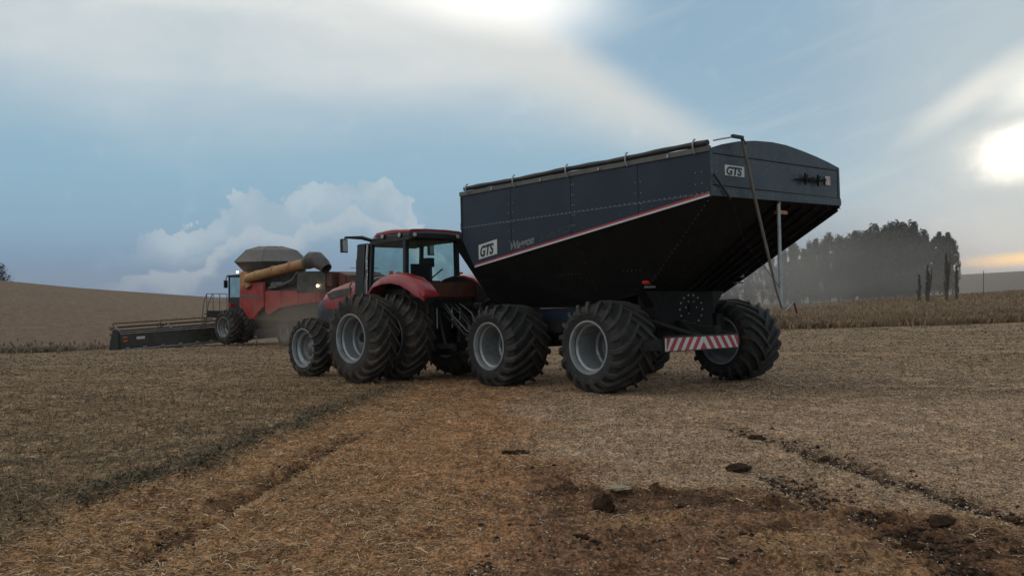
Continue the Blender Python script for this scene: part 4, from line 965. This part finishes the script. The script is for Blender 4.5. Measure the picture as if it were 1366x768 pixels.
# grain tank funnel and tent cover
def octa(hx_, y0, y1, ch): return [(-hx_, y0+ch), (-hx_+ch, y0), (hx_-ch, y0), (hx_, y0+ch), (hx_, y1-ch), (hx_-ch, y1), (-hx_+ch, y1), (-hx_, y1-ch)]
lo = octa(1.2, -2.1, .3, .3); hi = octa(1.5, -2.5, 1.3, .7)
mb = MB(); zl, zh = 3.68, 4.31
mb.add([(x, y, zl) for x, y in lo]+[(x, y, zh) for x, y in hi], [(k, (k+1) % 8, 8+(k+1) % 8, 8+k) for k in range(8)]+[tuple(range(8))])
mb.build('tank_extension', M_bin, cb, smooth=0)
mid = octa(1.05, -1.9, .75, .55); up = octa(.4, -1.1, .1, .2)
mb = MB(); mb.add([(x, y, zh+.01) for x, y in hi]+[(x, y, 4.93) for x, y in mid]+[(x, y, 5.14) for x, y in up],
    [(k, (k+1) % 8, 8+(k+1) % 8, 8+k) for k in range(8)]+[(8+k, 8+(k+1) % 8, 16+(k+1) % 8, 16+k) for k in range(8)]+[tuple(range(16, 24))])
cov = mb.build('tank_cover', M_cov, cb, smooth=0)
mb = MB()
for k in range(8): mb.tube([(*hi[k], zh+.01), (*mid[k], 4.93), (*up[k], 5.14)], .022, 5)
mb.tube([(*p, zh) for p in hi+hi[:1]], .03, 5); mb.build('cover_seam', M_rail, cov)
# unloading auger folded back along the left side
mb = MB(); ax = -BW-.12
mb.tube([(ax+.15, -.9, 3.0), (ax+.1, -.75, 3.3), (ax, -.95, 3.47), (ax, -1.6, 3.57), (ax, -5.8, 4.17)], .235, 16)
for y in (-1.7, -3.1, -4.5): mb.tube([(ax, y, 3.595+(-y-1.7)*.15), (ax, y-.12, 3.61+(-y-1.7)*.15)], .26, 16)
aug = mb.build('unloading_auger', M_tan, cb, smooth=50)
mb = MB(); mb.tube([(ax, -5.7, 4.14), (ax, -6.1, 4.30), (ax, -6.5, 4.28), (ax-.0, -7.0, 4.02), (ax-.0, -7.2, 3.85)], [.32, .40, .40, .32, .27], 14, cap=False); mb.build('spout', M_dkg, aug, smooth=60)
# cab
mb = MB()
for x in (-.85, .85):
    for y in (.12, 2.05): mb.box(x-.04, x+.04, y-.04, y+.04, 1.9, 3.6)
mb.box(-.9, .9, .05, 2.15, 3.52, 3.64); mb.box(-.88, .88, .1, 2.1, 1.75, 2.45); mb.build('cab_frame', M_blk, cb, bevel=.02)
for x in (-.86, .86): mb = MB(); mb.box(x-.004, x+.004, .16, 2.0, 2.45, 3.52); mb.build('cab_window', M_glass, cb, smooth=0)
mb = MB(); mb.box(-.8, .8, 2.06, 2.07, 2.45, 3.52); mb.build('windscreen', M_glass, cb, smooth=0)
mb = MB(); mb.tube([(-.9, .9, 3.65), (-1.35, 1.5, 3.6), (-1.4, 1.55, 3.3)], .03, 6); mb.box(-1.5, -1.3, 1.5, 1.58, 2.95, 3.35); mb.build('mirror', M_blk, cb)
mb = MB(); mb.box(-2.3, -.9, .1, 1.9, 1.68, 1.76); mb.box(-2.3, -1.9, .9, 1.9, 1.4, 1.68); mb.build('platform', M_iron, cb)
mb = MB(); 
for y in (.15, .8, 1.4, 2.0): mb.tube([(-2.25, y, 1.7), (-2.25, y, 2.65)], .02, 6)
mb.tube([(-2.25, .15, 2.65), (-2.25, 2.0, 2.65), (-2.22, 2.3, 2.2), (-2.25, 2.5, 1.1)], .022, 6); mb.tube([(-1.9, 2.0, 2.65), (-1.9, 2.4, 2.1), (-1.95, 2.6, 1.0)], .022, 6); mb.tube([(-2.25, .15, 2.2), (-2.25, 2.0, 2.2)], .016, 6)
mb.build('hand_rail', M_rod, cb)
mb = MB()
for k in range(5): mb.box(-2.3, -1.85, 2.0+.07*k, 2.2+.07*k, .45+(4-k)*.28, .49+(4-k)*.28)
mb.build('ladder', M_iron, cb)
mb = MB(); mb.box(-2.0, -1.65, .2, .45, 1.95, 2.15); mb.build('toolbox', M_redc, cb, bevel=.02)
mb = MB(); mb.ball((-BW+.0, .18, 3.78), .06, 10); mb.build('cab_light', M_lit, cb)
mb = MB(); mb.ball((-BW-.06, -6.45, 3.05), .06, 10); mb.build('work_light', M_lit, cb)
mb = MB()
for x, z in ((-.5, 4.3), (-.2, 4.15), (.1, 4.3)): mb.tube([(x, -7.9, 3.4), (x, -7.9, z)], .02, 6)
mb.tube([(-.9, -7.9, 3.5), (.9, -7.9, 3.5)], .02, 6); mb.tube([(-.9, -7.95, 3.9), (.9, -7.95, 3.9)], .015, 6); mb.build('rear_railing', M_rod, cb)
# feeder house
mb = MB(); mb.prism([(.3, 1.5), (.3, 2.1), (2.9, .95), (2.9, .25)], 'x', -.7, .7); mb.build('feeder_house', M_redc, cb, bevel=.03)
# header: long cutting table with a pickup reel
hd = MB(); HW = 6.55; ZH = -.14
hdr_e = None
hM = Matrix.Rotation(R_(-2.1), 4, 'Y')
mb = MB(); mb.prism([(2.95, .03), (2.95, .86), (3.02, .90), (3.14, .72), (3.3, .03)], 'x', -HW, HW); header = mb.build('header', M_hdr, cb, bevel=.02)
header.rotation_euler = (0, R_(-2.1), 0); header.location = (0, 0, -.02)
mb = MB(); mb.tube([(-HW, 2.96, .98), (HW, 2.96, .98)], .055, 8); mb.tube([(-HW, 2.9, .10), (-.9, 2.9, .10)], .04, 8, 1); mb.build('frame_tube', [M_rail, M_alu], header)
mb = MB(); mb.box(-HW, HW, 2.98, 4.15, .04, .09); mb.box(-HW, HW, 4.1, 4.25, .03, .07); mb.build('cutter_table', M_hdr, header)
for s in (-1, 1):
    mb = MB(); X = s*HW; mb.prism([(2.85, -.04), (2.85, .95), (3.0, 1.12), (3.35, 1.12), (3.75, .5), (3.85, .02)], 'x', X, X+s*.12); mb.build('end_shield', M_blk, header, bevel=.03)
for k, x in enumerate((-HW+.35, -HW+1.3, -HW+2.3, -HW+3.3, -HW+4.3, -1.4, 0, 1.4, 3.0, 4.2, 5.4)):
    mb = MB(); mb.box(x-.10, x+.10, 2.84, 2.93, .10, .22); mb.build('skid_bracket', M_alu, header, bevel=.01)
mb = MB(); mb.box(-HW+.9, -HW+1.35, 2.935, 2.948, .58, .72); mb.build('warning_label', M_white, header, smooth=0)
for z in (.50, .68): 
    mb = MB(); mb.box(-HW+.18, -HW+.40, 2.92, 2.948, z, z+.09); mb.build('reflector', M_amb, header)
mb = MB(); yr, zr2 = 3.75, 1.0
mb.tube([(-HW+.1, yr, zr2), (HW-.1, yr, zr2)], .05, 8)
NB = 6
for k in range(NB):
    a = 2*math.pi*k/NB+.5; y_, z_ = yr+.46*math.cos(a), zr2+.40*math.sin(a)
    mb.tube([(-HW+.1, y_, z_), (HW-.1, y_, z_)], .028, 6)
    for x in np.arange(-HW+.2, HW-.1, .16): mb.tube([(x, y_, z_+.06 if math.sin(a) > .3 else z_), (x, y_-.03, z_-.22 if math.sin(a) <= .3 else z_-.14)], .011, 3, 1, cap=False)
    for x in np.arange(-HW+.1, HW, 2.6): mb.tube([(x, yr, zr2), (x, y_, z_)], .02, 4)
reel = mb.build('reel', [M_iron, M_tan], header, smooth=40)
mb = MB()
for x in np.arange(-HW+.3, HW, .28): mb.tube([(x, yr-.15, zr2+.38), (x, yr-.18, zr2+.5)], .016, 4)
mb.build('reel_tine', M_tan, header)
for x in (-HW+.05, -HW+2.9, -.0, 3.2, HW-.05):
    mb = MB(); mb.tube([(x, 3.0, .98), (x, 3.4, 1.28), (x, 4.0, 1.1)], .05, 6); mb.build('reel_arm', M_rod, header)

# ------------------------------------------------------------------ trees
M_leaf = mat('dark_tree_foliage', (.055, .055, .045), .85, vary=.35, vscale=.4)
M_bark = mat('tree_bark', (.10, .08, .065), .9, vary=.3)
def tree_mesh(seed, hgt=20., cw_=2.8, base=.35, n=2600, leaf=.42, cone=False):
    rg = np.random.default_rng(seed)
    mb = MB(); lean = rg.normal(0, .25, 2)
    mb.tube([(0, 0, -.4), (lean[0]*.3, lean[1]*.3, hgt*.3), (lean[0], lean[1], hgt*.65), (lean[0]*1.2, lean[1]*1.2, hgt*.93)], [.26, .19, .12, .03], 7)
    cl = []
    for i in range(52):
        q = rg.random(); z = hgt*(base+(1-base)*q*.97)
        wv = cw_*(math.sin(math.pi*(.12+.80*q))**.7)*(1.15-.45*q)
        a = rg.random()*6.28; rr = wv*math.sqrt(rg.random())*.85
        x, y = rr*math.cos(a), rr*math.sin(a); cl.append((x, y, z, rg.uniform(.5, 1.15)*cw_*.34))
        mb.tube([(lean[0]*q, lean[1]*q, max(z-1.6-rr*.4, hgt*.2)), (x*.6, y*.6, z-.5), (x, y, z)], [.07, .045, .015], 4)
    cl.append((lean[0], lean[1], hgt*.95, cw_*.3))
    me_t = mb
    C_ = np.array(cl); idx = rg.integers(0, len(C_), n)
    d = rg.normal(0, 1, (n, 3)); d /= np.linalg.norm(d, axis=1)[:, None]; rad = C_[idx, 3]*rg.random(n)**.45
    p = C_[idx, :3]+d*rad[:, None]*np.array([1, 1, 2.0])
    a = rg.normal(0, 1, (n, 3)); a /= np.linalg.norm(a, axis=1)[:, None]; b = np.cross(a, rg.normal(0, 1, (n, 3))); b /= np.linalg.norm(b, axis=1)[:, None]
    s = rg.uniform(.5, 1.2, n)[:, None]*leaf
    V = np.stack([p-a*s, p-b*s*.5, p+a*s, p+b*s*.5], 1).reshape(-1, 3); Q = np.arange(n)[:, None]*4+np.arange(4)
    return me_t, V, Q
M_twig = mat('sapling_foliage', (.085, .070, .05), .9, vary=.3)
def make_tree(seed, name, label, loc, sc, group, **kw):
    t_, V, Q = tree_mesh(seed, **kw)
    root = empty(name, loc=loc); root.scale = sc
    t_.build('trunk', M_bark, root); c = fastmesh('crown', V, Q, M_twig if name == 'sapling' else M_leaf); c.parent = root
    tag(root, label, 'tree', group); return root
def copy_tree(o, loc, sc, rz, label, group):
    c = o.copy(); COL.objects.link(c); c.location = loc; c.scale = sc; c.rotation_euler = (0, 0, rz)
    for ch in o.children:
        d = ch.copy(); COL.objects.link(d); d.parent = c
    tag(c, label, 'tree', group); return c
TOPS = [(940, 352), (1000, 345), (1040, 338), (1056, 324), (1072, 326), (1094, 312), (1110, 310), (1124, 313), (1140, 303), (1150, 306), (1165, 298), (1178, 300), (1190, 291), (1205, 289), (1220, 289), (1232, 302), (1243, 314), (1254, 307), (1266, 307), (1274, 322)]
protos = []
GR = 'hazy trees of the grove beyond the crop'
def grove():
    rg = random.Random(5); spots = []
    for px in list(range(945, 1050, 12)): spots.append((px, 0))
    for px in range(1046, 1122, 9): spots.append((px, 0))
    for px in range(1124, 1238, 7): spots.append((px, 0))
    for px in range(1128, 1232, 11): spots.append((px, 1))
    for px in range(1060, 1125, 20): spots.append((px, 1))
    spots += [(1246, 0), (1254, 0), (1262, 0), (1269, 0), (1258, 1)]
    k = 0
    for px, row in spots:
        px2 = px+rg.uniform(-2, 2); ytop = np.interp(px2, [a for a, b in TOPS], [b for a, b in TOPS])+(rg.uniform(0, 7) if row == 0 else rg.uniform(6, 26))+rg.uniform(0, 4)
        D_ = rg.uniform(232, 246) if row == 0 else rg.uniform(215, 230)
        x = (px2-683)/1290*D_; zg = H(x, D_); ht = (384-ytop)/1290*D_+CAMZ-zg
        if px < 1122:
            lab = 'pale hazy slender tree with bare trunk at the left of the grove, nearest the cart'
            pi = k % 2
        elif px < 1240:
            lab = 'dark dense tree in the crowded middle of the hazy grove'
            pi = 2+k % 3
        else:
            lab = 'upright tree in the small clump at the right end of the grove'
            pi = 5
        specs = [dict(base=.13, n=5500, cw_=3.0, leaf=.3), dict(base=.08, n=5500, cw_=3.3, leaf=.3), dict(base=.08, n=4500, cw_=3.0, leaf=.34), dict(base=.06, n=4500, cw_=3.4, leaf=.34), dict(base=.10, n=4500, cw_=2.7, leaf=.34), dict(base=.12, n=6500, cw_=2.8, leaf=.32)]
        s = ht/20.0; loc = (x, D_, zg); sc = (s*rg.uniform(.85, 1.1)*(1. if ht > 15 else 1.2), s*1.0, s)
        pr = [p for p in protos if p[0] == pi]
        if not pr:
            o = make_tree(100+pi, 'grove_tree', lab, loc, sc, GR, **specs[pi]); protos.append((pi, o))
        else: o = copy_tree(pr[0][1], loc, sc, rg.random()*6, lab, GR)
        k += 1
grove()
for i, (px, y0_, y1_, lab) in enumerate([(1226, 366, 400, 'shortest slim sapling rising from the crop in front of the grove'), (1237, 352, 396, 'slim sapling rising from the crop, second of four from the left'), (1262, 336, 398, 'tallest slim sapling rising from the crop before the grove'), (1276, 350, 390, 'rightmost slim sapling rising from the crop below the grove end')]):
    D_ = 135; x = (px-683)/1290*D_; zg = H(x, D_); ht = (384-y0_)/1290*D_+CAMZ-zg
    make_tree(200+i, 'sapling', lab, (x, D_, zg), (1, 1, 1), 'saplings in the crop', hgt=ht, cw_=.38, base=.15, n=420, leaf=.10)
D_ = 130; x = (1312-683)/1290*D_; zg = H(x, D_)
mb = MB(); mb.tube([(0, 0, 0), (0, 0, (384-361)/1290*D_+CAMZ-zg)], .045, 8)
pz = mb.build('field_pole', M_bark, loc=(x, D_, zg)); tag(pz, 'thin dark pole standing in the crop right of the grove', 'pole')
for px, D_, hh, lab in ((-8, 196, 3.2, 'dark rounded tree on the hill crest at the far left edge'),):
    x = (px-683)/1290*D_; make_tree(300, 'hilltop_tree', lab, (x, D_, H(x, D_)-1), (1, 1, 1), None, hgt=4.2, cw_=3.6, base=.05, n=2500, leaf=.22)

# ------------------------------------------------------------------ dust and haze
def dust(name, label, loc, rad, dens, col, seed, scale, rotz=0):
    mb = MB(); mb.ball((0, 0, 0), 1, 20); o = mb.build(name, [], smooth=0); o.location = loc; o.scale = rad; o.rotation_euler = (0, 0, rotz)
    m = bpy.data.materials.new(name); m.use_nodes = True; q = NT(m.node_tree); q.n.clear()
    oc = q.new('ShaderNodeTexCoord').outputs['Object']
    ln = q.new('ShaderNodeVectorMath', operation='LENGTH'); q.l.new(oc, ln.inputs[0]); r = F(q, ln.outputs['Value'])
    nz = q.noise(oc, scale, 3, .55, .3)
    d = q.ss(r+(nz-.5)*.9, .15, .92, 1, 0)*dens
    pv = q.new('ShaderNodeVolumePrincipled'); pv.inputs['Color'].default_value = (*col, 1); q.put(pv.inputs['Density'], d); pv.inputs['Anisotropy'].default_value = .2
    q.l.new(pv.outputs[0], q.new('ShaderNodeOutputMaterial').inputs[1]); o.data.materials.clear(); o.data.materials.append(m)
    tag(o, label, 'dust', kind='stuff'); return o
dust('dust_cloud', 'wide brown dust veil drifting in front of the tree grove', (64, 190, 5), (46, 16, 15), .034, (.68, .63, .57), 1, 1.6)
dust('dust_cloud', 'pale dust hanging low behind the rear wheel of the grain cart', (39, 150, 2), (20, 9, 11), .032, (.66, .62, .57), 5, 1.8)
dust('dust_cloud', 'dust kicked up beside and behind the combine harvester', (-9.2, 46.2, .2), (4.6, 2.8, 2.3), .42, (.62, .54, .44), 2, 1.9, R_(-38))
mb = MB(); mb.box(-3200, 3200, -800, 3600, -30, 46); hz = mb.build('haze', [], smooth=0); tag(hz, 'thin haze in the air over the whole field', 'haze', kind='stuff')
m = bpy.data.materials.new('haze_air'); m.use_nodes = True; q = NT(m.node_tree); q.n.clear()
pv = q.new('ShaderNodeVolumePrincipled'); pv.inputs['Color'].default_value = (.80, .82, .85, 1); pv.inputs['Density'].default_value = .00012
q.l.new(pv.outputs[0], q.new('ShaderNodeOutputMaterial').inputs[1]); hz.data.materials.append(m)
